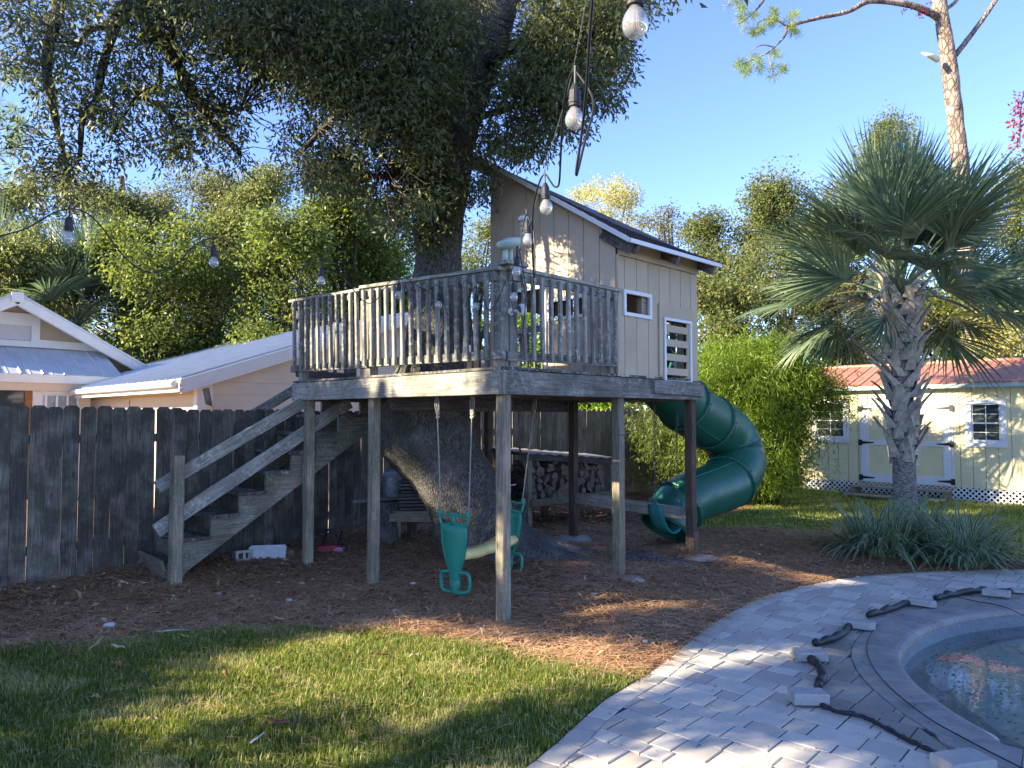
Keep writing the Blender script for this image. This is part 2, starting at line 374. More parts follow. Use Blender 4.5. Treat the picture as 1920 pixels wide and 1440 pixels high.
for a, b in (((-B_, -B_), (B_, -3.6)), ((-B_, 25.5), (B_, B_)), ((-B_, -3.6), (-11.6, 25.5)), ((17.6, -3.6), (B_, 25.5))):
    g.add([(a[0], a[1], -.02), (b[0], a[1], -.02), (b[0], b[1], -.02), (a[0], b[1], -.02)], [(0, 1, 2, 3)])
tag(g.build('ground', m_turf('rough_ground', (.08, .08, .04), (.17, .16, .08), (.26, .23, .13))), kind='structure')

# ------------------------------------------------------------------ patio pavers
def m_paver():
    s = NT('grey_paver'); v = s.coord('Object', True); n = s.noise(v, 70, 6, .8); b = s.noise(v, 9, 4)
    oi = s.n('ObjectInfo'); at = s.n('Attribute'); at.attribute_name = 'tint'
    ad = s.n('Math', operation='ADD'); s.l(oi.outputs['Random'], ad.inputs[0]); s.l(at.outputs['Fac'], ad.inputs[1])
    fr = s.n('Math', operation='FRACT'); s.l(ad.outputs[0], fr.inputs[0])
    c = s.ramp(fr.outputs[0], [(0, (.37, .34, .295)), (.25, (.48, .44, .38)), (.5, (.56, .515, .445)), (.75, (.63, .58, .49)), (1, (.42, .39, .345))])
    c = s.mix(s.ramp(b, [(.35, 0.0), (.7, .45)]), c, (.40, .37, .325))
    c = s.mix(s.ramp(n, [(.32, .75), (.42, 0.0)]), c, (.17, .16, .145))
    c = s.mix(s.ramp(n, [(.6, 0.0), (.7, .35)]), c, (.66, .63, .56))
    return s.out(c, .9, s.bump(n, .5, .004), .2)
M_PAV = m_paver()
def clip_half(poly, p, nrm):
    out = []
    for i in range(len(poly)):
        a, b = poly[i], poly[(i+1) % len(poly)]; da, db = (a-p).dot(nrm), (b-p).dot(nrm)
        if da >= 0: out.append(a)
        if (da >= 0) != (db >= 0): out.append(a+(b-a)*(da/(da-db)))
    return out
def paver_geo(poly, z1):
    c = sum(poly, Vector((0, 0)))/len(poly); e = .007
    def ins(k): return [p+(c-p).normalized()*k for p in poly]
    lo, mid, top = poly, poly, ins(e); n = len(poly)
    V = [(p.x, p.y, -.03) for p in lo]+[(p.x, p.y, z1-.0045) for p in mid]+[(p.x, p.y, z1) for p in top]
    F = [(k*n+i, k*n+(i+1) % n, (k+1)*n+(i+1) % n, (k+1)*n+i) for k in range(2) for i in range(n)]+[tuple(2*n+i for i in range(n))]
    return V, F
PB = .135
inner_line = []
for i, p in enumerate(outer_s):
    t = (outer_s[min(i+1, len(outer_s)-1)]-outer_s[max(i-1, 0)]).normalized(); inner_line.append((p+Vector((t.y, -t.x))*PB, Vector((t.y, -t.x))))
pav = []
th = R(-42); ex, ey = Vector((math.cos(th), math.sin(th))), Vector((-math.sin(th), math.cos(th)))
y0 = -8.0
rowk = 0
while y0 < 14:
    rh = (.13, .19, .13, .19)[rowk % 4]; x0 = -12+random.random()*.3; rowk += 1
    while x0 < 14:
        w_ = random.choice((.13, .19, .19, .26)) if rh > .15 else random.choice((.19, .19, .13, .26))
        c = ex*(x0+w_/2)+ey*(y0+rh/2); x0 += w_
        if not (-.6 < c.x < 9.5 and 2.2 < c.y < 8.6): continue
        g_ = .0035
        poly = [ex*(x0-w_+g_)+ey*(y0+g_), ex*(x0-g_)+ey*(y0+g_), ex*(x0-g_)+ey*(y0+rh-g_), ex*(x0-w_+g_)+ey*(y0+rh-g_)]
        pav.append((c, poly))
    y0 += rh
cxy = np.array([[c.x, c.y] for c, _ in pav])
ok = inpoly(cxy[:, 0], cxy[:, 1], patio_poly); dpool = segdist(cxy[:, 0], cxy[:, 1], pool_poly); ipool = inpoly(cxy[:, 0], cxy[:, 1], pool_poly)
dout = segdist(cxy[:, 0], cxy[:, 1], outer_line, False)
final = []
il = np.array([[p.x, p.y] for p, _ in inner_line])
for i, (c, poly) in enumerate(pav):
    if ipool[i]: continue
    if not ok[i] and dout[i] > .2: continue
    if dout[i] < .45:
        k = int(np.argmin(np.hypot(il[:, 0]-c.x, il[:, 1]-c.y))); poly = clip_half(poly, inner_line[k][0], inner_line[k][1])
    elif not ok[i]: continue
    if dpool[i] < .5:
        k = min(range(len(pool_s)), key=lambda q: (pool_s[q].xy-c).length); pp = pool_s[k].xy
        t = (pool_s[(k+1) % len(pool_s)]-pool_s[k-1]).xy.normalized(); nr = Vector((t.y, -t.x))
        if inpoly(np.array([pp.x+nr.x*.1]), np.array([pp.y+nr.y*.1]), pool_poly)[0]: nr = -nr
        poly = clip_half(poly, pp+nr*.318, nr)
    if len(poly) < 3: continue
    ar = abs(sum(poly[j].x*poly[(j+1) % len(poly)].y-poly[(j+1) % len(poly)].x*poly[j].y for j in range(len(poly))))/2
    if ar < .0012: continue
    final.append(poly)
# border course following the outer curve
acc = [0.0]
for i in range(1, len(outer_s)): acc.append(acc[-1]+(outer_s[i]-outer_s[i-1]).length)
def along(s_):
    k = max(1, int(np.searchsorted(acc, s_))); k = min(k, len(outer_s)-1); t = (s_-acc[k-1])/(acc[k]-acc[k-1]+1e-9)
    p = outer_s[k-1].lerp(outer_s[k], t); a, b = inner_line[k-1][1], inner_line[k][1]; n_ = a.lerp(b, t).normalized(); return p, n_
s_ = .9
while s_ < acc[-1]-2.0:
    L_ = random.choice((.17, .19, .22)); (p1, n1), (p2, n2) = along(s_+.004), along(s_+L_-.004)
    final.append([p1+n1*.004, p1+n1*(PB-.004), p2+n2*(PB-.004), p2+n2*.004][::-1]); s_ += L_
def visible_rank(poly):
    c = sum(poly, Vector((0, 0)))/len(poly); px = c.x/c.y*FPX+960; py = 783+EYE/c.y*FPX if c.y > .1 else 9999
    return c.y if (c.y > 3.3 and px < 1990 and px > 0 and py < 1500) else 100+c.length
final.sort(key=visible_rank)
stuffV, stuffF, st_t = [], [], []
for i, poly in enumerate(final):
    z1 = random.uniform(-.0015, .0025)+.001
    a2 = sum(poly[j].x*poly[(j+1) % len(poly)].y-poly[(j+1) % len(poly)].x*poly[j].y for j in range(len(poly)))
    if a2 < 0: poly = poly[::-1]
    V, F = paver_geo(poly, z1)
    if i < 295:
        c = sum(poly, Vector((0, 0)))/len(poly); V = [(a-c.x, b-c.y, e) for a, b, e in V]
        M_ = Matrix.Translation((c.x, c.y, 0)) @ Matrix.Rotation(R(random.uniform(-.35, .35)), 4, 'X')
        meshobj('paver', V, F, M_PAV, patio, False, M_)
    else:
        n = len(stuffV); stuffV += V; stuffF += [[q+n for q in f] for f in F]; t_ = random.random(); st_t += [t_]*len(F)
o = meshobj('far_pavers', stuffV, stuffF, M_PAV, patio); o['kind'] = 'stuff'
a_ = o.data.attributes.new('tint', 'FLOAT', 'FACE'); a_.data.foreach_set('value', st_t)
# ------------------------------------------------------------------ pool
WATER_Z = -.14
def ring_off(pts, d, z):
    out = []; n = len(pts)
    for i in range(n):
        t = (pts[(i+1) % n]-pts[i-1]); t.z = 0; t.normalize(); nr = Vector((t.y, -t.x, 0)); out.append(Vector((pts[i].x+nr.x*d*SGN, pts[i].y+nr.y*d*SGN, z)))
    return out
q = pool_s[3]; t = (pool_s[4]-pool_s[2]).normalized(); SGN = 1
if inpoly(np.array([q.x+t.y*.1]), np.array([q.y-t.x*.1]), pool_poly)[0]: SGN = -1
pool = tag(empty('swimming_pool', (0, 0, 0)), 'curved in-ground swimming pool with pale water and bullnose stone coping', 'pool')
M_COP = m_plain('coping_stone', (.50, .48, .44), .85, .2, .15, 12, .5, dirt=.4, dirtc=(.14, .14, .15))
n = len(pool_s); rings = []
for d, z in ((.312, -.03), (.312, .004), (.05, .006), (.018, .0), (.003, -.012), (0, -.035), (.008, -.055)): rings.append(ring_off(pool_s, d, z))
k0 = 0; acc2 = 0
while k0 < n:                                              # coping stones
    k1 = min(k0+2, n); V = []; F = []; m = len(rings)
    for k in range(k0, k1+1):
        for r_ in rings:
            p = r_[k % n]
            if k == k0: p = p.lerp(r_[(k+1) % n], .02)
            if k == k1: p = p.lerp(r_[(k-1) % n], .02)
            V.append(p)
    for a in range(k1-k0):
        for b in range(m-1): F.append((a*m+b, a*m+b+1, (a+1)*m+b+1, (a+1)*m+b))
    F += [tuple(range(m)), tuple((k1-k0)*m+b for b in range(m))[::-1]]
    meshobj('coping_stone', V, F, M_COP, pool, False); k0 = k1
M_TILE = m_plain('waterline_tile', (.30, .36, .38), .3, .5, .2, 30)
M_PLAS = m_plain('pool_plaster', (.50, .58, .54), .8, .2, .12, 3)
def wall_ring(name, r0, r1, mat):
    n = len(r0); return meshobj(name, list(r0)+list(r1), [(i, (i+1) % n, n+(i+1) % n, n+i) for i in range(n)], mat, pool, True)
wall_ring('tile_band', ring_off(pool_s, -.004, -.05), ring_off(pool_s, -.004, -.20), M_TILE)
wall_ring('pool_wall', ring_off(pool_s, -.002, -.195), ring_off(pool_s, -.35, -1.15), M_PLAS)
bt = ring_off(pool_s, -.35, -1.15); meshobj('pool_floor', bt, [tuple(range(len(bt)))], M_PLAS, pool)
s = NT('pool_water'); s.t.nodes.remove(s.b)
tp = s.n('BsdfTransparent'); tp.inputs[0].default_value = (.62, .74, .75, 1); gl = s.n('BsdfGlossy'); gl.inputs['Roughness'].default_value = .02
fr = s.n('Fresnel'); fr.inputs[0].default_value = 1.33; df = s.n('BsdfDiffuse'); df.inputs[0].default_value = (.30, .40, .36, 1)
mxa = s.n('MixShader'); mxa.inputs[0].default_value = .5; s.l(tp.outputs[0], mxa.inputs[1]); s.l(df.outputs[0], mxa.inputs[2])
mx = s.n('MixShader'); bmp = s.bump(s.noise(s.coord(rand=False), 5, 3), .12, .01); s.l(bmp, gl.inputs['Normal']); s.l(bmp, fr.inputs['Normal'])
s.l(fr.outputs[0], mx.inputs[0]); s.l(mxa.outputs[0], mx.inputs[1]); s.l(gl.outputs[0], mx.inputs[2]); s.l(mx.outputs[0], s.t.nodes['Material Output'].inputs[0])
wt = ring_off(pool_s, 0, WATER_Z)
o = meshobj('water', wt, [tuple(range(len(wt)))], s.m, pool)

# ------------------------------------------------------------------ pool net, its rolled hem and the blocks that hold it
def z7(x, y): return (1280+x/3, 1040+y/3)
hem_z = [(2400, 190), (2100, 195), (1920, 200), (1840, 196), (1700, 200), (1560, 222), (1420, 250), (1290, 268), (1170, 310), (1040, 345), (985, 372), (945, 402), (870, 470), (740, 505), (705, 550), (715, 590), (770, 640), (790, 700), (755, 748), (725, 790), (770, 838), (850, 872), (1000, 905), (1100, 950), (1250, 1030), (1400, 1100), (1500, 1150), (1800, 1260), (2300, 1420)]
hem = [G(*z7(*p), .02) for p in hem_z]
net_in = []
s = NT('black_pool_net'); tp = s.n('BsdfTransparent'); mx = s.n('MixShader'); s.out((.03, .033, .038), .55, None, .4)
nf = s.noise(s.coord(rand=False), 2.5, 4); s.l(s.ramp(nf, [(.35, .22), (.7, .40)]), mx.inputs[0]); s.l(tp.outputs[0], mx.inputs[1]); s.l(s.b.outputs[0], mx.inputs[2])
s.l(mx.outputs[0], s.t.nodes['Material Output'].inputs[0]); M_NET = s.m
hs_ = smooth_path(hem, 5); hs_ = [p for p in hs_]
V = []; F = []; prevk = None; cols = 12
for i, p in enumerate(hs_):
    k = min(range(len(pool_s)), key=lambda q: (pool_s[q].xy-p.xy).length); lp = pool_s[k]
    t = (pool_s[(k+1) % len(pool_s)]-pool_s[k-1]); t.z = 0; t.normalize(); nr = Vector((t.y, -t.x, 0))*SGN
    ring = []
    for j in range(cols+1):
        f = j/cols
        if f < .7: a = Vector((p.x, p.y, 0)).lerp(Vector((lp.x, lp.y, 0)), f/.7); z = .014+.004*noise.noise(Vector((a.x*4, a.y*4, 0)))
        else:
            g_ = (f-.7)/.3; a = Vector((lp.x, lp.y, 0))-nr*(.02+.26*g_**1.2); z = .012-(.012-WATER_Z-.006)*min(1, g_*1.3)**.7
        ring.append((a.x, a.y, z))
    V += ring
m = cols+1
for i in range(len(hs_)-1):
    for j in range(cols): F.append((i*m+j, (i+1)*m+j, (i+1)*m+j+1, i*m+j+1))
net = empty('pool_net', (0, 0, 0), 0, 'sheer black mesh net laid over the pool edge and pavers, held down by blocks', 'net')
meshobj('mesh_sheet', V, F, M_NET, net, True)
M_HEM = m_plain('black_net_roll', (.02, .021, .024), .5, .4, .5, 40, 1.0)
segs = [(0, 4), (4, 6), (7, 9), (11, 13), (15, 18), (20, 27)]
for a, b in segs:
    pp = smooth_path(hem[a:b+1], 7)
    rr = [(.021+.012*noise.noise(Vector((i*.55, a, 0)))+.004*random.random())*(.55 if a in (0, 20) else 1.15) for i in range(len(pp))]
    pp = [p+Vector((random.uniform(-.006, .006), random.uniform(-.006, .006), rr[i]-.014)) for i, p in enumerate(pp)]
    MB().tube(pp, rr, 9, flat=1).build('rolled_hem', M_HEM, net, True)
cord = [G(*z7(*p), .02) for p in [(1100, 395), (1050, 460), (1035, 540), (1070, 630), (1140, 720), (1250, 820), (1400, 930), (1560, 1020), (1750, 1120), (1950, 1220)]]
MB().tube(smooth_path(cord, 5), .004, 5).build('drawcord', M_BLACK, net, True)
cord = [G(*z7(*p), .02) for p in [(1540, 235), (1640, 260), (1760, 280), (1840, 305), (1920, 345), (2000, 380)]]
MB().tube(smooth_path(cord, 5), .004, 5).build('drawcord', M_BLACK, net, True)
M_BLK = m_plain('weight_block_concrete', (.34, .335, .32), .9, .2, .1, 30, .7, dirt=.3, dirtc=(.25, .24, .23))
def block(zx, zy, rz, L, w, h, bull, label, Mx=M_BLK):
    p = G(*z7(zx, zy), .03)
    bm = MB(); pl = []
    if bull:
        pl = [(-L/2, -w/2), (L/2-w/2, -w/2)]+[(L/2-w/2+w/2*math.sin(a*math.pi/8), -w/2*math.cos(a*math.pi/8)) for a in range(1, 8)]+[(L/2-w/2, w/2), (-L/2, w/2)]
    else: pl = [(-L/2, -w/2), (L/2, -w/2), (L/2, w/2), (-L/2, w/2)]
    cx = sum(a for a, _ in pl)/len(pl); n_ = len(pl); e = .006
    sh = [(a*(1-e*2/L), b*(1-e*2/w)) for a, b in pl]
    V = [(a, b, 0) for a, b in pl]+[(a, b, h-e) for a, b in pl]+[(a, b, h) for a, b in sh]
    F = [tuple(range(n_))[::-1]]+[(k*n_+i, k*n_+(i+1) % n_, (k+1)*n_+(i+1) % n_, (k+1)*n_+i) for k in range(2) for i in range(n_)]+[tuple(2*n_+i for i in range(n_))]
    V = [(x_*.9, y_*.9, z_*.9) for x_, y_, z_ in V]; o = bm.add(V, F).build('paver_block', Mx, None, False, Matrix.Translation((p.x, p.y, .018)) @ Matrix.Rotation(R(rz), 4, 'Z') @ Matrix.Rotation(R(random.uniform(-2, 2)), 4, 'Y'))
    return tag(o, label, 'block', 'blocks holding down the pool net')
block(1765, 222, -38, .24, .12, .055, 0, 'grey rectangular block at the farthest bend of the pool net')
block(1345, 275, -36, .25, .11, .055, 1, 'pale round-ended block lying between two rolled net lengths, farther of the pair')
block(988, 400, -26, .27, .12, .06, 1, 'white round-ended block beside the fattest black roll of net')
block(715, 572, -4, .225, .15, .062, 0, 'tan-grey block above the short crooked net roll, nearest the planting bed')
block(705, 815, 0, .225, .13, .07, 0, 'grey block where the long thin net hem begins')
block(1580, 1200, 12, .26, .16, .075, 0, 'large pale block at the bottom edge of the photo by the net end')
block(1935, 205, -20, .26, .12, .02, 0, 'thin flat stone on the far net hem at the picture edge')

# ------------------------------------------------------------------ wooden deck
UM = Matrix.Translation(O45) @ Matrix.Rotation(R(45), 4, 'Z')       # local x = u, local y = v
def uvobj(name, label, cat, group=None): return empty(name, O45, R(45), label, cat, group)
DZ = 2.055
deck = uvobj('raised_deck', 'raised weathered timber deck on tall posts wrapped round the oak trunk', 'deck')
def post(u, v, z1, w=.092, mat=M_POST, name='post', sink=.05, parent=deck):
    q = UV(u, v); return board(name, (u, v, hz(q.x, q.y)-sink), (u, v, z1), w, w, mat, parent, (1, 0, 0), .006, .002, 4)
for u, v, m in ((.05, .05, M_POST), (.05, 1.90, M_POST), (.05, 3.16, M_POST), (1.62, .06, M_POST), (2.93, .06, M_POSTB), (2.93, 1.74, M_POSTB), (2.93, 3.3, M_POSTB), (2.80, 3.42, M_POSTB), (1.6, 3.3, M_POSTB)):
    o = post(u, v, 1.86, mat=m)
def rim(a, b, w=.19, t=.038, name='rim_board', mat=M_DECK): return board(name, a, b, w, t, mat, deck, (0, 0, 1), .004, .002, 5)
rim((-.022, -.04, 1.950), (-.022, 3.40, 1.950), .195)
rim((0, -.022, 1.950), (3.0, -.022, 1.950), .195)
rim((2.05, -.064, 1.975), (2.99, -.064, 1.955), .135, .036)
rim((2.985, .0, 1.94), (2.985, 3.4, 1.94)); rim((.02, 3.38, 1.94), (2.96, 3.38, 1.94))
board('corner_strip', (-.052, -.047, 1.86), (-.052, -.047, 2.03), .05, .03, M_DECK, deck, (0, 1, 0))
for i in range(7): rim((.02, .42+i*.42, 1.945), (2.96, .42+i*.42, 1.945), .16, .036, 'joist', M_EAVE)
rim((.2, 1.86, 1.80), (2.95, 1.86, 1.80), .14, .036, 'beam', M_EAVE)
TU, TV, TR = .98, 2.06, .50
u = -.02
while u < 2.95:                                            # floor boards, cut back round the trunk
    c = u+.07; d = abs(c-TU)
    parts = [(-.02, 3.42)]
    if d < TR:
        h = math.sqrt(TR*TR-d*d); parts = [(-.02, TV-h), (TV+h, 3.42)]
    if .75 < c < 1.65: parts = [(a, min(b, 3.30)) for a, b in parts]
    for a, b in parts:
        if b-a > .05: board('deck_board', (c, a+random.uniform(-.008, .008), DZ+.012), (c, b, DZ+.012), .138, .024, M_TREAD, deck, (1, 0, 0))
    u += .144
def railz(v): return 2.86+(2.95-2.86)*min(v, 1.9)/1.9+(.04*max(0, v-1.9)/1.4)
def railb(v): return 2.135+.05*v/3.35
# left front railing
board('handrail', (-.035, .05, railz(0)-.03), (-.035, 1.98, railz(1.98)-.03), .085, .038, M_RAIL, deck, (0, 0, 1))
board('handrail', (-.035, 1.86, railz(1.86)-.045), (-.035, 3.42, railz(3.4)-.045), .085, .038, M_RAIL, deck, (0, 0, 1))
board('rail_cap', (-.03, -.02, railz(0)+.022), (-.03, 2.0, railz(2)+.018), .10, .03, M_RAIL, deck, (1, 0, 0))
board('rail_cap', (-.03, 2.0, railz(2)-.005), (-.03, 3.44, railz(3.4)-.004), .10, .03, M_RAIL, deck, (1, 0, 0))
board('bottom_rail', (-.02, -.03, railb(0)+.04), (-.02, 1.98, railb(2)+.04), .075, .036, M_RAIL, deck, (0, 0, 1))
board('bottom_rail', (-.02, 1.90, railb(2)+.03), (-.02, 3.44, railb(3.4)+.03), .075, .036, M_RAIL, deck, (0, 0, 1))
v = .13
while v < 3.42:
    x = -.074+random.uniform(-.003, .003); lean = random.uniform(-.012, .012)
    board('baluster', (x+.01, v, railb(v)+.01+random.uniform(-.008, .008)), (x-.01, v+lean, railz(v)-.01+random.uniform(-.012, .004)), .036, .034, M_RAIL, deck, (0, 1, 0), .004)
    v += .128+random.uniform(-.004, .004)
# right front railing up to the playhouse wall
board('handrail', (.06, -.03, 2.835), (1.5, -.03, 2.835), .085, .038, M_RAIL, deck, (0, 0, 1))
board('rail_cap', (.0, -.025, 2.89), (1.52, -.025, 2.88), .10, .03, M_RAIL, deck, (0, 1, 0))
board('bottom_rail', (.02, -.02, 2.165), (1.52, -.02, 2.185), .075, .036, M_RAIL, deck, (0, 0, 1))
u = .17
while u < 1.52:
    board('baluster', (u, -.074, 2.135+.02*u), (u+random.uniform(-.01, .01), -.068, 2.85), .036, .034, M_RAIL, deck, (1, 0, 0), .004)
    u += .113
# corner and rail posts above the floor
for u, v, w, z in ((.025, .055, .092, 2.90), (.115, .03, .085, 2.86), (.03, 1.93, .10, 2.93), (.03, 2.03, .085, 2.9), (.05, 3.30, .09, 2.90), (1.46, .03, .06, 2.84), (2.93, 3.3, .09, 2.85), (1.6, 3.33, .09, 2.85), (.7, 3.33, .09, 2.85)):
    board('rail_post', (u, v, 1.99), (u, v, z), w, w, M_DECK, deck, (1, 0, 0), .005)
board('rail_cap', (-.05, .0, 2.925), (.20, .0, 2.925), .19, .03, M_RAIL, deck, (0, 1, 0))
# back railings seen through the front one
for (a, b) in (((.75, 3.38), (.0, 3.38)), ((1.6, 3.38), (2.93, 3.38)), ((2.97, 3.38), (2.97, 1.85))):
    board('handrail', (*a, 2.84), (*b, 2.84), .085, .036, M_EAVE, deck, (0, 0, 1))
    board('bottom_rail', (*a, 2.16), (*b, 2.16), .075, .036, M_EAVE, deck, (0, 0, 1))
    L = math.hypot(b[0]-a[0], b[1]-a[1]); n = int(L/.13)
    for k in range(n):
        f = (k+.5)/n; p = (a[0]+(b[0]-a[0])*f, a[1]+(b[1]-a[1])*f)
        dx = .04 if a[0] == b[0] else 0; dy = 0 if a[0] == b[0] else .04
        board('baluster', (p[0]+dx, p[1]+dy, 2.13), (p[0]+dx, p[1]+dy, 2.86), .036, .034, M_EAVE, deck, (1, 0, 0), .004, .001, 1)
board('cross_beam', (2.93, 1.74, .66), (2.95, .06, .60), .135, .036, M_DECK, deck, (0, 0, 1), .004, .002, 4)
board('brace', (2.90, .02, .02), (2.94, .02, .42), .09, .036, M_POSTB, deck, (1, 0, 0))
def blob(name, c, r, h, mat, parent, seed=0):
    V = []; F = []; n, m = 18, 5
    for j in range(m+1):
        a = j/m*math.pi/2
        for i in range(n):
            t = i*2*math.pi/n; k = 1+.28*noise.noise(Vector((math.cos(t)*1.4+seed, math.sin(t)*1.4, j*.3)))
            V.append((c[0]+r*k*math.cos(a)*math.cos(t), c[1]+r*k*math.cos(a)*math.sin(t), c[2]+h*math.sin(a)*(1+.3*noise.noise(Vector((i*.9, j*.9, seed))))))
    for j in range(m):
        for i in range(n): F.append((j*n+i, j*n+(i+1) % n, (j+1)*n+(i+1) % n, (j+1)*n+i))
    return meshobj(name, V, F, mat, parent, True)
for u, v, r, h, sd in ((2.93, 1.74, .27, .07, 1), (1.60, -.06, .16, .035, 2), (2.95, .0, .21, .03, 3), (.02, 1.9, .13, .02, 5)):
    q = UV(u, v); blob('concrete_footing', (u, v, hz(q.x, q.y)-.015), r, h, M_CONC, deck, sd)
MB().tube([(1.585, .05, 1.62), (1.585, .02, 1.5), (1.57, -.03, 1.49), (1.57, -.09, 1.52)], .005, 5).build('steel_hook', M_STEEL, deck)
MB().tube([(.10, .03, 1.10), (.17, .03, 1.105)], .006, 5).build('bolt', M_STEEL, deck)

# ------------------------------------------------------------------ stairs
stair = uvobj('staircase', 'weathered open timber staircase with slanting rails climbing to the left end of the deck', 'staircase')
u0, z0, ru, rz_, ns = -1.30, .45, .297, .207, 8
SV0, SV1 = 3.27, 4.15
for sv in (SV0, SV1):
    top = []
    for k in range(ns):
        ub = u0+k*ru; zt = z0+k*rz_-.03
        top += [(ub, zt), (ub+ru, zt)] if k else [(u0, zt), (u0+ru, zt)]
    uE = u0+ns*ru
    poly = [(u0-.07, -.02+.02), (u0+.02, zt*0+z0-.03)] if False else [(u0-.12, .06), (u0-.0, z0-.03)]
    poly = [(u0-.17, .03), (u0-.17, .12), (u0, z0-.03)]+top[1:]+[(uE, z0+(ns-1)*rz_-.03)]
    poly += [(uE, z0+(ns-1)*rz_-.30), (u0+.05, .12), (u0-.03, -.03)]
    MB().prism(poly, sv-.019, sv+.019, 'y').build('stringer', M_STR, stair)
for k in range(ns):
    ub = u0+k*ru; z = z0+k*rz_
    for j in range(1):
        board('tread', (ub+ru/2-.012, SV0-.05, z-.012), (ub+ru/2-.012+random.uniform(-.006, .006), SV1+.05, z-.016), ru+.02, .036, M_TREAD, stair, (1, 0, 0), .008, .006, 8)
board('riser', (u0-.16, SV0-.02, .17), (u0-.16, SV1+.02, .20), .19, .034, M_STR, stair, (-.25, 0, 1))
board('riser', (u0-.0, SV0+.02, .33), (u0-.0, SV1-.02, .33), .17, .03, M_STR, stair, (0, 0, 1))
q = UV(-1.42, 3.10); board('newel_post', (-1.40, 3.12, hz(q.x, q.y)-.12), (-1.40, 3.12, 1.29), .105, .105, M_POST, stair, (1, 0, 0), .006, .003, 5)
q = UV(-1.42, 4.3); board('newel_post', (-1.36, 4.25, hz(q.x, q.y)-.12), (-1.36, 4.25, .8), .09, .09, M_POST, stair, (1, 0, 0), .006)
board('stair_rail', (-1.56, 3.20, .985), (.10, 3.20, 1.885), .125, .036, M_RAIL, stair, (0, 0, 1), .004, .003, 6)
board('stair_rail', (-1.56, 3.20, .565), (.62, 3.24, 1.84), .14, .036, M_RAIL, stair, (0, 0, 1), .004, .003, 6)
board('stair_rail', (-.55, 4.22, 1.44), (.9, 4.22, 2.28), .12, .036, M_RAIL, stair, (0, 0, 1), .004, .003, 6)
board('baluster', (.02, 3.22, .75), (.02, 3.22, 1.3), .035, .03, M_RAIL, stair, (1, 0, 0))

# ------------------------------------------------------------------ playhouse on the deck
house = uvobj('playhouse', 'taupe wooden playhouse with steep single-slope shingle roof standing on the deck', 'playhouse')
HU0, HU1, HV0, HV1 = 1.535, 2.975, 0.0, 1.77
SL = .62; ZC = 3.47                                          # roof underside: height at v=0 and rise per metre of v
def wallboards(axis, fixed, s0, s1, zb, ztop, holes, mat, bw=.2, thick=.016, out=1, gap=.007, off=0.0, parent=None, nm='siding_board'):
    """vertical boards on the plane axis=fixed; s runs along the wall; holes are (s0,s1,z0,z1)."""
    s_ = s0-off
    while s_ < s1-.01:
        a, b = max(s_, s0)+gap/2, min(s_+bw, s1)-gap/2; s_ += bw
        if b-a < .012: continue
        cuts = sorted({a, b} | {h[i] for h in holes for i in (0, 1) if a+.002 < h[i] < b-.002}); mb = MB()
        for c, d in zip(cuts[:-1], cuts[1:]):
            mid = (c+d)/2; hs = sorted([(h[2], h[3]) for h in holes if h[0] <= mid <= h[1]])
            z = zb+random.uniform(0, .006)
            for h0, h1 in hs+[(None, None)]:
                if h0 is None: q_ = [(c, z), (d, z), (d, ztop(d)), (c, ztop(c))]
                else: q_ = [(c, z), (d, z), (d, h0), (c, h0)]
                if min(q_[2][1], q_[3][1]) > z+.004:
                    f0, f1 = fixed, fixed+thick*out
                    mb.prism(q_, min(f0, f1), max(f0, f1), axis)
                    if hs: mb.build(nm, mat, parent); mb = MB()
                z = h1 if h1 is not None else z
        if mb.V: mb.build(nm, mat, parent)
def ztop_v(v): return ZC+SL*v-.005
def ztop_b(u, v): return ZC+SL*v-.085*(u-HU0+.13)*(v+.26)-.03
# front (toward the left) wall: plane u = HU0, s = v
doorh = (.93, 1.40, DZ+.03, 3.03); winh = (.40, .845, 2.70, 2.865)
wallboards('x', HU0, HV0, HV1, DZ+.03, ztop_v, [doorh, winh], M_SIDE, .2, .016, -1, .008, .0, house)
# right front wall: plane v = HV0, s = u
w1 = (1.62+.02, 2.06-.02, 2.69, 2.875); w2 = (2.33, 2.80, 2.05, 2.675)
wallboards('y', HV0-.002, HU0, HU1, DZ-.0, lambda s: 3.235, [w1, w2], M_SIDE2, .2, .016, -1, .008, .1, house)
board('frieze_board', (HU0-.018, -.034, 3.335), (HU1, -.034, 3.335), .20, .018, M_SIDE2, house, (0, 0, 1), .002, 0, 1)
board('corner_batten', (HU0-.02, -.03, 2.06), (HU0-.02, -.03, 3.235), .035, .02, M_SIDE2, house, (1, 0, 0), .002, 0, 1)
board('patch_panel', (2.235, -.030, 2.09), (2.235, -.030, 2.84), .055, .018, M_SIDE2, house, (1, 0, 0), .002, 0, 1)
MB().box2((2.27, -.032, 2.70), (2.86, -.0185, 2.84)).build('patch_panel', M_SIDE2, house)
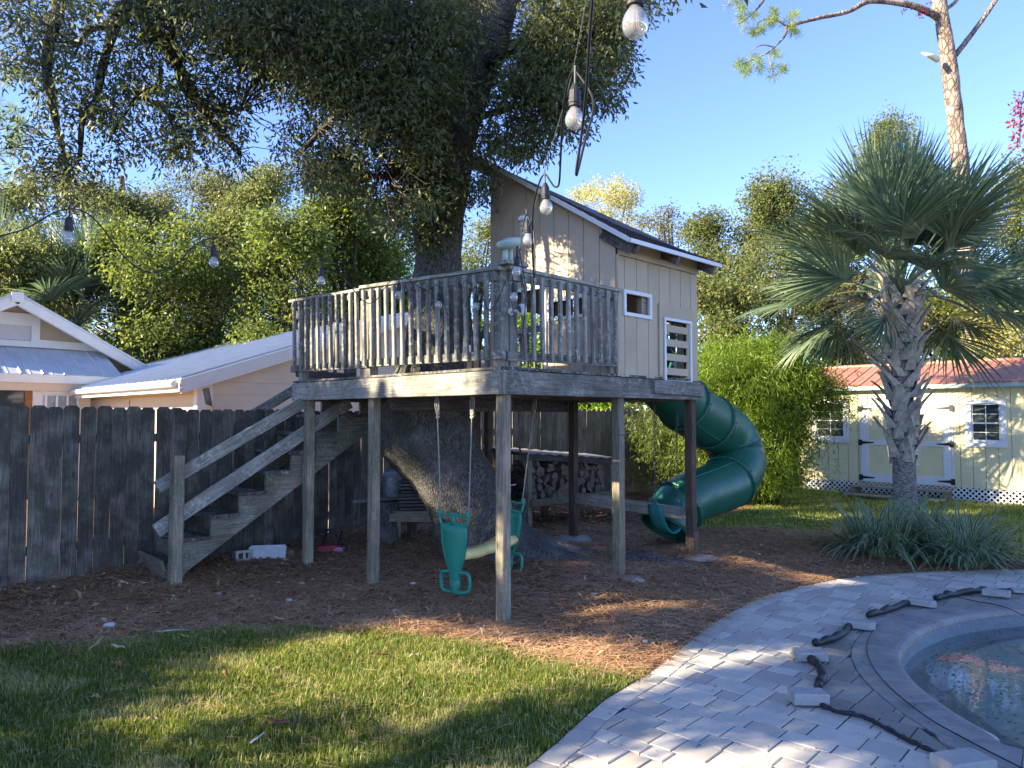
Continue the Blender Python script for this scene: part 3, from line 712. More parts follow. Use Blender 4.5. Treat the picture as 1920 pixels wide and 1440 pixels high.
# inner structure: dark backing, framing, far walls
t_ = .05
wallboards('x', HU0+.02, HV0+.02, HV1, DZ+.03, lambda v: ztop_b(HU0+.05, v), [doorh, winh], M_DARK, 3, .03, 1, 0, 0, house, 'inner_lining')
wallboards('y', HV0+.018, HU0+.055, HU1-.05, DZ+.03, lambda s: 3.4, [w1, w2], M_DARK, 3, .03, 1, 0, 0, house, 'inner_lining')
bw_ = (.75, 1.5, 2.25, 3.0)
wallboards('x', HU1, HV0, HV1, DZ+.03, lambda v: ztop_b(HU1+.02, v), [(.25, .95, DZ+.1, 2.75)], M_SIDE, .2, .016, 1, .008, 0, house)
wallboards('y', HV1, HU0, HU1, DZ+.03, lambda s: ztop_b(s, HV1), [(1.72, 2.72, DZ+.06, 2.92)], M_SIDE, .2, .016, 1, .008, 0, house)
def trimrect(axis, fixed, s0, s1, z0, z1, w, mat, out=-1, t=.02, name='window', wz=None, parent=None):
    """window: frame of four boards; returns the window part"""
    e = parent
    win = empty(name, (0, 0, 0), parent=e); win.name = name
    def bx(a, b, c, d):
        f0, f1 = sorted((fixed, fixed+t*out))
        MB().box2(*( ((f0, a, c), (f1, b, d)) if axis == 'x' else ((a, f0, c), (b, f1, d)))).build('frame', mat, win)
    bx(s0-w, s1+w, z1, z1+w); bx(s0-w, s1+w, z0-w, z0); bx(s0-w, s0, z0, z1); bx(s1, s1+w, z0, z1); return win
w_ = trimrect('y', -.0195, w1[0], w1[1], w1[2], w1[3], .035, M_WHITE, parent=house)
w_ = trimrect('x', HU0-.018, winh[0], winh[1], winh[2], winh[3], .032, M_WHITE, parent=house)
board('door_trim', (HU0-.029, .93-.04, 3.045), (HU0-.029, 1.42, 3.045), .035, .02, M_WHITE, house, (0, 0, 1), .002, 0, 1)
board('door_trim', (HU0-.029, .912, 2.09), (HU0-.029, .912, 3.0), .035, .02, M_WHITE, house, (0, 1, 0), .002, 0, 1)
w_ = trimrect('y', -.0195, w2[0], w2[1], w2[2]+.0, w2[3], .028, M_WHITE, parent=house, name='slatted_window')
for k in range(4): board('slat', (w2[0]+.002, -.010, 2.145+k*.15), (w2[1]-.03, -.010, 2.143+k*.15), .075, .02, M_SIDE2, w_, (0, 0, 1), .002, 0, 1)
board('stile', (w2[1]-.02, -.008, w2[2]), (w2[1]-.02, -.008, w2[3]), .035, .02, M_SIDE2, w_, (1, 0, 0), .002, 0, 1)
MB().box2((w1[1]-.09, .003, w1[2]+.002), (w1[1]-.004, .06, w1[3]-.002)).build('inner_jamb', M_POST, house)
# roof: deck, fascia, shingle courses, rafters
RU0, RU1 = HU0-.13, HU1+.08; RV0, RV1 = -.26, 2.0
def rp(v, u=None): return ZC+SL*v-(0 if u is None else .085*(u-RU0)*(v-RV0))
roof = MB(); roof.add([(RU0, RV0, rp(RV0)), (RU1, RV0, rp(RV0)), (RU1, RV1, rp(RV1, RU1)), (RU0, RV1, rp(RV1)), (RU0, RV0, rp(RV0)+.02), (RU1, RV0, rp(RV0)+.02), (RU1, RV1, rp(RV1, RU1)+.02), (RU0, RV1, rp(RV1)+.02)],
    [(3, 2, 1, 0), (4, 5, 6, 7), (0, 1, 5, 4), (1, 2, 6, 5), (2, 3, 7, 6), (3, 0, 4, 7)])
roofo = roof.build('roof', M_EAVE, house)
nrw = 19; Ls = (RV1-RV0)/nrw
for k in range(nrw):
    va, vb = RV0-.02+k*Ls, RV0-.02+(k+1)*Ls+.02; zt = .030
    u = RU0-.02
    mb = MB()
    while u < RU1+.02:
        w = random.choice((.16, .2, .24)); b = min(u+w-.004, RU1+.02); th = random.uniform(.008, .013)
        z1_, z2_, z3_, z4_ = rp(va, u)+zt, rp(va, b)+zt, rp(vb, b)+zt-.010, rp(vb, u)+zt-.010
        mb.add([(u, va, z1_-.006), (b, va, z2_-.006), (b, vb, z3_-.004), (u, vb, z4_-.004), (u, va, z1_+th), (b, va, z2_+th), (b, vb, z3_+.004), (u, vb, z4_+.004)],
            [(3, 2, 1, 0), (4, 5, 6, 7), (0, 1, 5, 4), (1, 2, 6, 5), (2, 3, 7, 6), (3, 0, 4, 7)]); u += w
    o = mb.build('shingle_course', M_SHING, roofo); o['kind'] = 'stuff'
sd = Vector((0, -SL, 1)).normalized()
fz = -.028
board('fascia', (RU0-.012, RV0, rp(RV0)+.008), (RU0-.012, RV1, rp(RV1)+.008), .045, .02, M_WHITE, roofo, sd, .002, 0, 1)
board('fascia', (RU0-.02, RV0-.012, rp(RV0)+.004), (RU1, RV0-.012, rp(RV0)+.004), .042, .02, M_WHITE, roofo, (0, 0, 1), .002, 0, 1)
for u in (HU0+.015, HU0+.72, HU1-.02):
    board('rafter', (u, RV0+.02, rp(RV0+.02, u)-.06), (u, RV1-.02, rp(RV1, u)-.06), .115, .036, M_EAVE, roofo, sd, .003, 0, 1)
board('eave_blocking', (HU0, -.02, 3.44-.01), (HU1, -.02, 3.43), .02, .03, M_EAVE, house, (0, 0, 1), .002, 0, 1)
board('ledger', (HU0-.055, -.22, rp(-.22)-.06), (HU0-.055, .12, rp(.12)-.06), .15, .036, M_EAVE, roofo, sd, .003, 0, 1)
board('barge_board', (HU0-.06, 1.72, rp(1.72)-.08), (HU0-.06, 2.02, rp(2.02)-.08), .14, .03, M_POSTB, roofo, sd, .003, 0, 1)

# ------------------------------------------------------------------ tube slide
slide = empty('tube_slide', (0, 0, 0), 0, 'dark green spiral tube slide leaving the back of the playhouse', 'slide')
RS = [.31, .31, .32, .335, .355, .36, .335, .31, .30, .30, .30]
ctr = [P(1215, 690, 8.6), P(1255, 730, 8.9), P(1290, 765, 9.25), P(1330, 792, 9.7), P(1362, 815, 10.05), P(1384, 860, 10.05), P(1366, 902, 9.75), P(1330, 920, 9.4), P(1294, 934, 9.15), P(1264, 957, 9.0), P(1247, 989, 8.9)]
cp = smooth_path(ctr, 5); RT = .36
def ringpts(i, r, seg=28):
    r = r-RT+float(np.interp(i/5, range(11), RS))
    t = (cp[min(i+1, len(cp)-1)]-cp[max(i-1, 0)]).normalized(); a = t.cross(Vector((0, 0, 1))).normalized(); b = a.cross(t)
    return [cp[i]+(a*math.cos(k*2*math.pi/seg)+b*math.sin(k*2*math.pi/seg))*r for k in range(seg)], t
def tubesec(i0, i1, arc=None):
    V = []; F = []; seg = 28
    for i in range(i0, i1+1): V += ringpts(i, RT*(1.0))[0]
    for i in range(i1-i0):
        for k in range(seg):
            if arc and not (arc[0] <= k < arc[1]): continue
            F.append((i*seg+k, i*seg+(k+1) % seg, (i+1)*seg+(k+1) % seg, (i+1)*seg+k))
    o = meshobj('tube_section', V, F, M_SLIDE, slide, True)
    md = o.modifiers.new('thick', 'SOLIDIFY'); md.thickness = .012; return o
joints = [0, 9, 15, 30, 43]
for a, b in zip(joints[:-1], joints[1:]): tubesec(a, b)
tubesec(43, 50)
for j in joints[1:]+[0]:
    p, t = ringpts(j, RT, 28); mbp = []
    V = []; F = []
    for off, r_ in ((-.028, RT-.0), (-.028, RT+.034), (.028, RT+.034), (.028, RT)):
        V += [q+t*off for q in ringpts(j, r_, 28)[0]]
    for b in range(3):
        for k in range(28): F.append((b*28+k, b*28+(k+1) % 28, (b+1)*28+(k+1) % 28, (b+1)*28+k))
    fl = meshobj('flange', V, F, M_SLIDE, slide, True)
    mb = MB()
    for k in range(0, 28, 2):
        q = ringpts(j, RT+.034, 28)[0][k]; mb.box((q.x, q.y, q.z), (.018, .018, .018))
    o = mb.build('flange_bolts', M_BLACK, fl); o['kind'] = 'stuff'
for (i0, i1, k) in ((15, 30, 3), (30, 43, 9), (0, 9, 5), (30, 43, 23), (9, 15, 24)):          # seams where the half shells meet
    pts = [ringpts(i, RT+.006)[0][k % 28] for i in range(i0, i1+1)]
    MB().tube(pts, .011, 6).build('seam', M_SLIDE, slide, True)
V = []; e0 = ringpts(50, RT*.98)[0]; e1 = ringpts(43, RT*.98)[0]
rimp = [e0[k % 28] for k in range(0, 29)]
MB().tube(smooth_path(rimp, 2), .016, 6).build('exit_lip', M_SLIDE, slide, True)
for k in (6, 20): MB().tube([ringpts(i, RT)[0][k % 28] for i in range(43, 51)], .016, 6).build('exit_lip', M_SLIDE, slide, True)
q = cp[46]; MB().tube([(q.x+.1, q.y+.1, .08), (q.x+.1, q.y+.1, q.z-.3)], .03, 8).build('foot_post', M_BLACK, slide, True)

# ------------------------------------------------------------------ swings
def bar(pts, r, mat, name, parent, seg=10, n=4, closed=False, flat=1):
    pp = smooth_path(pts, n, closed)
    if closed: pp = pp+[pp[0]]
    return MB().tube(pp, r, seg, not closed, flat).build(name, mat, parent, True)
gA, gB = P(852, 1045, 6.72), P(955, 1020, 7.62); gA.z = .55; gB.z = .55
dirg = (gB-gA); dirg.z = 0; GL = dirg.length; dirg.normalize()
gl = empty('glider_swing', (gA.x, gA.y, .0), math.atan2(dirg.y, dirg.x), 'two-seat glider swing with teal green backrests and yellow beam hanging on ropes', 'swing')
def backrest(x0, sgn, lean):
    e = empty('backrest', (x0, 0, 0), parent=gl)
    prof = [(.66, .125), (.60, .135), (.52, .130), (.44, .115), (.36, .098), (.30, .080), (.26, .064), (.18, .047), (.10, .045)]
    V = []; F = []; nn = 9
    for z, hw in prof:
        for side in (0, 1):
            for k in range(nn):
                a = -1+2*k/(nn-1); y = a*hw; dep = .035*(1-a*a)*min(1, (z-.05)*3)
                x = -sgn*dep+lean*(z-.4)+(sgn*.02 if side else -sgn*.012)
                V.append((x, y, z))
    m = 2*nn
    for i in range(len(prof)-1):
        for s_ in (0, 1):
            for k in range(nn-1):
                a = i*m+s_*nn+k; q_ = (a, a+1, a+m+1, a+m); F.append(q_ if s_ else q_[::-1])
        for k in (0, nn-1): F.append((i*m+k, i*m+nn+k, (i+1)*m+nn+k, (i+1)*m+k))
    F.append([k for k in range(nn)]+[nn+k for k in range(nn-1, -1, -1)])
    F.append([(len(prof)-1)*m+k for k in range(nn)]+[(len(prof)-1)*m+nn+k for k in range(nn-1, -1, -1)])
    meshobj('back_panel', V, F, M_SWING, e, True)
    zx = lambda z: lean*(z-.4)
    bar([(zx(.65), -.115, .655), (zx(.7), -.14, .68), (zx(.78), -.148, .745), (zx(.77), -.09, .74), (zx(.77), 0, .755), (zx(.77), .09, .74), (zx(.78), .148, .745), (zx(.7), .14, .68), (zx(.65), .115, .655), (zx(.65), 0, .67)], .014, M_SWING, 'handle_loop', e, closed=True)
    bar([(zx(.66), 0, .66), (zx(.78), 0, .75)], .018, M_SWING, 'handle_strut', e)
    for sy in (-1, 1):
        bar([(zx(.22), sy*.03, .235), (zx(.2), sy*.09, .235), (zx(.18), sy*.145, .215), (zx(.1), sy*.15, .12), (zx(.08), sy*.13, .07), (zx(.07), sy*.05, .055), (zx(.07), sy*.0, .06)], .017, M_SWING, 'footrest', e)
        bar([(zx(.76), sy*.148, .73), (zx(.8), sy*.15, .79)], .02, M_SWING, 'rope_socket', e)
    bar([(zx(.1), 0, .15), (zx(.07), 0, .05)], .035, M_SWING, 'pedal_hub', e); return e
backrest(0, 1, -.05).location.z = .04
b2 = backrest(GL, -1, .05); b2.location.z = .05
V = []; F = []; NX = 14
for i in range(NX+1):
    t = i/NX; x = .03+(GL-.06)*t; w = .05+.075*abs(math.cos(t*math.pi))**.8; z = .42+.035*math.sin(t*math.pi)*-1; h = .055
    V += [(x, -w, z+.01), (x, -w*.7, z+h), (x, 0, z+h*.9), (x, w*.7, z+h), (x, w, z+.01), (x, w*.8, z-.03), (x, -w*.8, z-.03)]
for i in range(NX): F += [(i*7+k, i*7+(k+1) % 7, (i+1)*7+(k+1) % 7, (i+1)*7+k) for k in range(7)]
F += [tuple(range(7))[::-1], tuple(NX*7+k for k in range(7))]
meshobj('seat_beam', V, F, M_YEL, gl, True)
glM = Matrix.Translation((gA.x, gA.y, 0)) @ Matrix.Rotation(math.atan2(dirg.y, dirg.x), 4, 'Z'); inv = glM.inverted()
for (x0, sy, top) in ((0, 1, P(819, 744, 6.8)), (0, -1, P(886, 742, 6.62)), (GL, 1, P(958, 742, 7.9)), (GL, -1, P(1004, 745, 7.7))):
    top.z = 1.86; tl = inv @ top; a = Vector((x0, sy*.15, .82))
    rp_ = [a.lerp(tl, k/10) for k in range(11)]
    MB().tube(rp_, .0065, 6).build('rope', M_ROPE, gl, True)
    k0 = a.lerp(tl, .80)
    lp = [k0+Vector((0, .0, 0)), a.lerp(tl, .9)+Vector((0, .02, 0)), a.lerp(tl, .97)+Vector((0, .016, 0)), tl, a.lerp(tl, .97)+Vector((0, -.016, 0)), a.lerp(tl, .9)+Vector((0, -.02, 0)), k0]
    bar(lp, .006, M_ROPE, 'rope_loop', gl, 6, 3)
    for q_ in range(3): bar([k0+Vector((0, 0, .03*q_)), k0+Vector((.012, .02, .015+.03*q_)), k0+Vector((0, -.02, .02+.03*q_)), k0+Vector((0, 0, .03*q_))], .009, M_ROPE, 'knot', gl, 6, 2)
def chain(a, b, link_l=.034, wr=.003, parent=None, mat=M_STEEL):
    n = int((b-a).length/(link_l*.78)); mb = MB(); d = (b-a).normalized()
    s1 = d.orthogonal().normalized(); s2 = d.cross(s1)
    for k in range(n):
        c = a.lerp(b, (k+.5)/n); s_ = s1 if k % 2 else s2; pts = []
        for j in range(9):
            t = j/8*2*math.pi; pts.append(c+d*math.cos(t)*link_l/2+s_*math.sin(t)*.011)
        mb.tube(pts, wr, 4, False)
    return mb.build('chain', mat, parent)
sw = empty('belt_swing', (0, 0, 0), 0, 'green belt swing hanging on thin dark chains before the slide exit', 'swing')
c1, c2 = P(1229, 946, 8.45), P(1268, 940, 8.75)
t1, t2 = P(1226, 754, 8.45), P(1269, 752, 8.7); t1.z = t2.z = 1.90
M_CHN = m_plain('dark_chain_steel', (.10, .10, .105), .5, .5, .25, 20, 0, .6); chain(c1, t1, parent=sw, mat=M_CHN); chain(c2, t2, parent=sw, mat=M_CHN)
for c, t in ((c1, t1), (c2, t2)):
    m_ = t.lerp(c, .28); chain(m_+Vector((.02, 0, 0)), t+Vector((.012, 0, 0)), parent=sw, mat=M_CHN)
bp = smooth_path([c1, P(1231, 965, 8.46), P(1240, 988, 8.52), P(1252, 997, 8.6), P(1264, 988, 8.7), P(1270, 965, 8.74), c2], 4)
wd = Vector((.45, -.45, 0)).normalized()*.095; V = []; F = []
for p in bp: V += [p-wd, p-wd*.4, p+wd*.4, p+wd]
for i in range(len(bp)-1): F += [(i*4+k, i*4+k+1, (i+1)*4+k+1, (i+1)*4+k) for k in range(3)]
o = meshobj('seat', V, F, m_plastic('blue_green_seat', (.012, .16, .15), .5), sw, True); md = o.modifiers.new('t', 'SOLIDIFY'); md.thickness = .012
for c in (c1, c2): bar([c-wd*.5+Vector((0, 0, -.01)), c+Vector((0, 0, .035)), c+wd*.5+Vector((0, 0, -.01))], .006, M_STEEL, 'hanger', sw, 6, 3)

# ------------------------------------------------------------------ picket fence
pk = []
for k in range(5):                                          # five dog-eared picket shapes
    V = []; F = []; w, t, H = .0685, .009, 1.80; c = .028
    lv = [(0, 1), (.6, 1), (1.2, 1), (H-c, 1), (H, 1-c/w)]
    for z, f in lv:
        wx = random.uniform(-.004, .004) if 0 < z < H-.1 else 0; cy = random.uniform(-.005, .005)
        V += [(z, -w*f+wx, -t+cy), (z, w*f+wx, -t+cy+random.uniform(-.003, .003)), (z, w*f+wx, t+cy), (z, -w*f+wx, t+cy)]
    n = len(lv)
    for i in range(n-1): F += [(i*4+k_, i*4+(k_+1) % 4, (i+1)*4+(k_+1) % 4, (i+1)*4+k_) for k_ in range(4)]
    F += [(3, 2, 1, 0), tuple((n-1)*4+k_ for k_ in range(4))]
    for mt in (M_PICKET, M_PICKET2):
        me = D.meshes.new('picket'); me.from_pydata(V, [], F); me.materials.append(mt); me.update(); pk.append((me, mt))
def fence(a, b, label, mt, pitch=.1445, z0=None, gapchance=.12, rails=True, toplvl=None):
    a, b = Vector(a), Vector(b); d = (b-a); L = d.length; d.normalize(); nrm = Vector((d.y, -d.x))     # towards the yard
    f = empty('picket_fence', (a.x, a.y, 0), math.atan2(d.y, d.x), label, 'fence', 'timber fence panels')
    ms = [m for m, t in pk if t is mt]; s_ = .07
    while s_ < L:
        q = a+d*s_; g_ = hz(q.x, q.y) if z0 is None else z0
        x = Vector((0, 0, 1)); lean = random.uniform(-.006, .006)
        M_ = Matrix(((lean, 1, 0, s_), (0, 0, -1, 0), (1, -lean, 0, -.03+random.uniform(-.006, .01)+(toplvl or 0)), (0, 0, 0, 1)))
        link('picket', random.choice(ms), f, M_); s_ += pitch+random.uniform(-.002, .003)
    if rails:
        for z in (.4, 1.45): board('rail', (0, .035, z), (L, .035, z), .085, .036, M_PICKET2, f, (0, 0, 1), .003, 0, 1)
        s_ = .1
        while s_ < L: board('fence_post', (s_, .10, -.1), (s_, .10, 1.7), .09, .09, M_PICKET2, f, (1, 0, 0), .003, 0, 1); s_ += 2.4
    return f
FA = Vector((-3.615, 7.985)); fdir = Vector((C45, C45))
fence(FA-fdir*6.5, FA+fdir*.10, 'dark weathered picket fence run at the left edge before the houses', M_PICKET, .1425)
FB0, FB1 = Vector((-3.74, 7.95)), Vector((-1.31, 11.39))
fence(FB0, FB1, 'dark picket fence run behind the staircase', M_PICKET, .1425, toplvl=-.015)
FC1 = Vector((2.9, 15.6))
fence(FB1, FC1, 'brown-grey picket fence behind the firewood rack and oak', M_PICKET2, .142, toplvl=.04)
fence(FC1, FC1+fdir*8.5, 'tan picket fence run beyond the bamboo reaching the shed corner', M_PICKET2, .144, toplvl=.1)

# ------------------------------------------------------------------ neighbouring houses
M_TAN = m_plain('tan_stucco', (.42, .33, .24), .85, .2, .06, 3, .2)
M_PINKW = m_plain('warm_siding_paint', (.60, .47, .35), .75, .2, .05, 3, .1)
M_PALEW = m_plain('pale_siding_paint', (.58, .51, .41), .75, .2, .05, 3, .1)
M_METAL = m_plain('galvalume_roof', (.50, .53, .56), .42, .5, .1, 3, 0, .15, dirt=.2, dirtc=(.3, .3, .28))
M_OFFW = m_plain('offwhite_fascia', (.68, .66, .62), .6, .3, .05, 4)
M_GLASS = m_plain('dark_window_glass', (.035, .045, .05), .06, .6, .2, 2)
M_ORWOOD = m_wood('orange_cedar_wood', (.28, .12, .05), (.50, .24, .10))
M_BLUEW = m_plain('curtained_window_glass', (.20, .25, .32), .15, .6, .3, 12)
def metal_panels(parent, p00, du, dv, nu, L, W, mat, name='roof_panel', rib=.02):
    """standing-seam panels: p00 corner, du unit along the eave, dv unit up the slope."""
    nrm = du.cross(dv).normalized(); w = W/nu
    if nrm.z < 0: nrm = -nrm
    mb = [(0, 0), (w*.06, rib), (w*.12, 0), (w*.46, 0), (w*.49, rib*.3), (w*.52, 0), (w-.002, 0)]
    for k in range(nu):
        V = []
        for L_ in (0, L):
            V += [p00+du*(k*w+a)+dv*L_+nrm*b for a, b in mb]
        V += [v-nrm*.012 for v in V]
        n = len(mb); F = [(i, i+1, n+i+1, n+i) for i in range(n-1)]+[(2*n+i, 3*n+i, 3*n+i+1, 2*n+i+1) for i in range(n-1)]+[(i, 2*n+i, 2*n+i+1, i+1) for i in range(n-1)]+[(0, n, 3*n, 2*n), (n-1, 3*n-1, 4*n-1, 2*n-1)]
        meshobj(name, V, F, mat, parent)
# B2: low gabled outbuilding. local x = +u direction (gable wall), local y = +v direction (depth)
c0 = P(372, 760, 12.0)
B2 = empty('low_house', (c0.x, c0.y, 0), R(45), 'low cream-sided house with a shallow metal gable roof behind the dark fence', 'house')
EW, RIDGE, ZE = 7.9, 3.95, 2.30; SLB = .335
def b2z(x): return ZE+SLB*(x if x < RIDGE else 2*RIDGE-x)
nb = 22; zb = .0; k = 0
while zb < 3.8:                                            # lap siding courses of the gable wall
    z1 = zb+.205; x0 = 0 if zb < ZE-.1 else (zb-ZE+.1)/SLB; x1 = 2*RIDGE-x0
    if x1-x0 > .3: MB().add([(x0, -.02, zb), (x1, -.02, zb), (x1-.02, -.004, z1), (x0+.02, -.004, z1), (x0, .02, zb), (x1, .02, zb), (x1-.02, .02, z1), (x0+.02, .02, z1)], [(0, 1, 2, 3), (4, 7, 6, 5), (0, 4, 5, 1), (3, 2, 6, 7), (0, 3, 7, 4), (1, 5, 6, 2)]).build('siding_course', M_PALEW, B2)
    MB().add([(-.02, 0, zb), (-.02, 9.2, zb), (-.004, 9.2, z1-.003), (-.004, 0, z1-.003), (.02, 0, zb), (.02, 9.2, zb), (.02, 9.2, z1-.003), (.02, 0, z1-.003)], [(0, 3, 2, 1), (4, 5, 6, 7), (0, 1, 5, 4), (3, 7, 6, 2), (0, 4, 7, 3), (1, 2, 6, 5)]).build('siding_course', M_PINKW, B2) if z1 < 2.45 else None
    zb = z1
MB().box2((-.035, -.035, 0), (.22, -.021, 2.32)).box2((-.035, -.02, 0), (-.021, .12, 2.32)).build('corner_board', M_OFFW, B2)
MB().box2((EW-.15, -.035, 0), (EW+.03, -.021, 2.32)).build('corner_board', M_OFFW, B2)
MB().box2((-.03, 3.2, 1.78), (-.022, 4.2, 2.0)).build('sill_trim', M_PINKW, B2)
OH = .42
e = math.sqrt(1+SLB*SLB); dvv = Vector((1, 0, SLB))/e; dvn = Vector((-1, 0, SLB))/e
metal_panels(B2, Vector((-OH, -.38, b2z(-OH)+.10)), Vector((0, 1, 0)), dvv, 34, (RIDGE+OH)*e, 10.2, M_METAL, rib=.032)
metal_panels(B2, Vector((2*RIDGE+OH, -.38, b2z(-OH)+.10)), Vector((0, 1, 0)), dvn, 12, (RIDGE+OH)*e, 10.2, M_METAL, rib=.022)
for s_ in (1, -1):
    x0 = -OH if s_ == 1 else 2*RIDGE+OH
    board('rake_fascia', (x0, -.37, b2z(-OH)+.01), (RIDGE, -.37, b2z(RIDGE)+.01), .17, .03, M_OFFW, B2, (0, 0, 1), .004, 0, 1)
    board('rake_trim', (x0, -.35, b2z(-OH)-.10), (RIDGE, -.35, b2z(RIDGE)-.10), .05, .06, M_OFFW, B2, (0, 0, 1), .004, 0, 1)
MB().box2((-OH-.03, -.37, b2z(-OH)-.10), (-OH-.005, 9.8, b2z(-OH)+.07)).build('eave_fascia', M_OFFW, B2)
MB().tube([(-OH-.08, -.3, b2z(-OH)+.02), (-OH-.08, 9.8, b2z(-OH)+.02)], .055, 8).build('gutter', M_OFFW, B2)
MB().add([(-OH, -.36, b2z(-OH)-.1), (-OH, 9.8, b2z(-OH)-.1), (.0, 9.8, b2z(0)-.06), (0, -.36, b2z(0)-.06)], [(0, 1, 2, 3)]).build('soffit', M_OFFW, B2)
MB().add([(-OH, -.36, b2z(-OH)-.09), (RIDGE, -.36, b2z(RIDGE)-.1), (RIDGE, .0, b2z(RIDGE)-.1), (-OH, 0, b2z(-OH)-.09)], [(0, 1, 2, 3)]).add([(2*RIDGE+OH, -.36, b2z(-OH)-.09), (RIDGE, -.36, b2z(RIDGE)-.1), (RIDGE, .0, b2z(RIDGE)-.1), (2*RIDGE+OH, 0, b2z(-OH)-.09)], [(0, 1, 2, 3)]).build('soffit', M_OFFW, B2)
board('leaning_plank', P(386, 728, 11.6), P(394, 770, 11.6), .1, .02, M_PICKET, None, (1, 0, 0)).name = 'leaning_plank'
tag(D.objects['leaning_plank'], 'dark narrow plank leaning against the cream wall by the white corner board', 'plank')
# B1: taller house at the far left with louvred gable
q0 = P(0, 760, 15.6)
B1 = empty('gabled_house', (q0.x, q0.y, 0), R(45), 'tan gabled house with a louvred vent and grey metal porch roof at the far left', 'house')
B1M = (Matrix.Translation((q0.x, q0.y, 0)) @ Matrix.Rotation(R(45), 4, 'Z')).inverted()
def b1(px, py, y=0.0):                                     # pixel -> local x,z on the plane local y = y
    d = P(px, py, 1.0)-Vector((0, 0, EYE)); o_ = B1M @ Vector((0, 0, EYE)); dd = B1M.to_3x3() @ d; k = (y-o_.y)/dd.y; r_ = o_+dd*k; return r_.x, r_.z
pk_x, pk_z = b1(33, 552, -.5); rx, rzz = b1(266, 684, -.5); slope1 = (pk_z-rzz)/(rx-pk_x); lx = 2*pk_x-rx
ex_, ez_ = b1(0, 702, -1.5); ez = ez_
_, tz = b1(0, 645, 0)
MB().add([(lx, 0, 0), (rx, 0, 0), (rx, 0, rzz-.1), (pk_x, 0, pk_z-.15), (lx, 0, rzz-.1), (lx, 5, 0), (rx, 5, 0), (rx, 5, rzz-.1), (pk_x, 5, pk_z-.15), (lx, 5, rzz-.1)], [(0, 1, 2, 3, 4), (9, 8, 7, 6, 5), (1, 6, 7, 2), (0, 4, 9, 5)]).build('gable_wall', M_TAN, B1)
for s_, xe in ((1, rx), (-1, lx)):
    a, b = Vector((pk_x, 0, pk_z)), Vector((xe+s_*.3, 0, rzz-.3*slope1))
    board('rake_board', a+Vector((0, -.50, -.10)), b+Vector((0, -.50, -.10)), .20, .03, M_OFFW, B1, (0, 0, 1), .003, 0, 1)
    board('rake_molding', a+Vector((0, -.47, -.20)), b+Vector((0, -.47, -.20)), .05, .05, M_OFFW, B1, (0, 0, 1), .003, 0, 1)
    MB().add([a+Vector((0, -.53, 0)), b+Vector((0, -.53, 0)), b+Vector((0, 5, 0)), a+Vector((0, 5, 0)), a+Vector((0, -.53, .05)), b+Vector((0, -.53, .05)), b+Vector((0, 5, .05)), a+Vector((0, 5, .05))], [(3, 2, 1, 0), (4, 5, 6, 7), (0, 1, 5, 4), (1, 2, 6, 5), (2, 3, 7, 6), (3, 0, 4, 7)]).build('roof_slope', M_METAL, B1)
    MB().add([a+Vector((0, -.48, -.14)), b+Vector((0, -.48, -.14)), b+Vector((0, 0, -.14)), a+Vector((0, 0, -.14))], [(0, 1, 2, 3)]).build('soffit', M_OFFW, B1)
MB().box((pk_x, -.525, pk_z-.06), (.22, .03, .2)).build('peak_plate', M_OFFW, B1)
vx0, vz1 = b1(-55, 603, -.03); vx1, vz0 = b1(58, 637, -.03)
vent = empty('louvre_vent', (0, 0, 0), parent=B1)
MB().box2((vx0, -.005, vz0-.02), (vx1, -.001, vz1+.0)).build('vent_back', M_DARK, vent)
MB().box2((vx1, -.06, vz0-.16), (vx1+.16, -.0, vz1+.26)).build('frame', M_OFFW, vent); MB().box2((vx0, -.055, vz1), (vx1, -.0, vz1+.26)).build('frame', M_OFFW, vent)
MB().box2((vx0, -.055, vz0-.16), (vx1, -.0, vz0-.03)).build('frame', M_OFFW, vent)
nl = 9
for k in range(nl):
    z = vz0+(vz1-vz0)*(k+.5)/nl; MB().add([(vx0, -.05, z-.03), (vx1, -.05, z-.03), (vx1, -.01, z+.018), (vx0, -.01, z+.018), (vx0, -.045, z-.036), (vx1, -.045, z-.036), (vx1, -.005, z+.01), (vx0, -.005, z+.01)], [(0, 1, 2, 3), (7, 6, 5, 4), (0, 4, 5, 1), (2, 6, 7, 3)]).build('louvre_blade', M_OFFW, vent)
ax, az = b1(70, 642, -.05); bx_, bz = b1(180, 655, -.05)
board('band_board', (ax, -.03, az-.02), (rx-.5, -.03, az-.05), .17, .04, M_OFFW, B1, (0, 0, 1), .003, 0, 1)
# porch roof of metal panels under the gable
px0 = b1(-250, 700, -1.5)[0]; px1 = b1(232, 706, -1.5)[0]
zt_ = az-.15; dvp = Vector((0, 1.5, zt_-ez)).normalized(); Lp = math.hypot(1.5, zt_-ez)
metal_panels(B1, Vector((px0, -1.5, ez+.03)), Vector((1, 0, 0)), dvp, int((px1-px0)/.36), Lp, px1-px0, M_METAL, rib=.03)
MB().box2((px0, -1.5, ez-.14), (px1, -1.47, ez+.02)).build('eave_fascia', M_OFFW, B1)
MB().box2((px0, -1.46, ez-.30), (px1-.3, -1.40, ez-.14)).build('porch_beam', M_PINKW, B1)
ox0, oz1 = b1(-60, 718, -1.35); ox1, _ = b1(60, 718, -1.35); w0, _ = b1(62, 720, -1.35); w1_, _ = b1(83, 720, -1.35)
wn_ = empty('window', (0, 0, 0), parent=B1)
MB().box2((ox0, -1.36, .9), (ox1-.14, -1.34, oz1-.06)).build('pane', M_GLASS, wn_)
MB().box2((ox0, -1.39, oz1-.12), (ox1, -1.33, oz1)).build('frame', M_ORWOOD, wn_); MB().box2((ox1-.12, -1.40, .8), (ox1, -1.33, oz1-.125)).build('frame', M_ORWOOD, wn_)
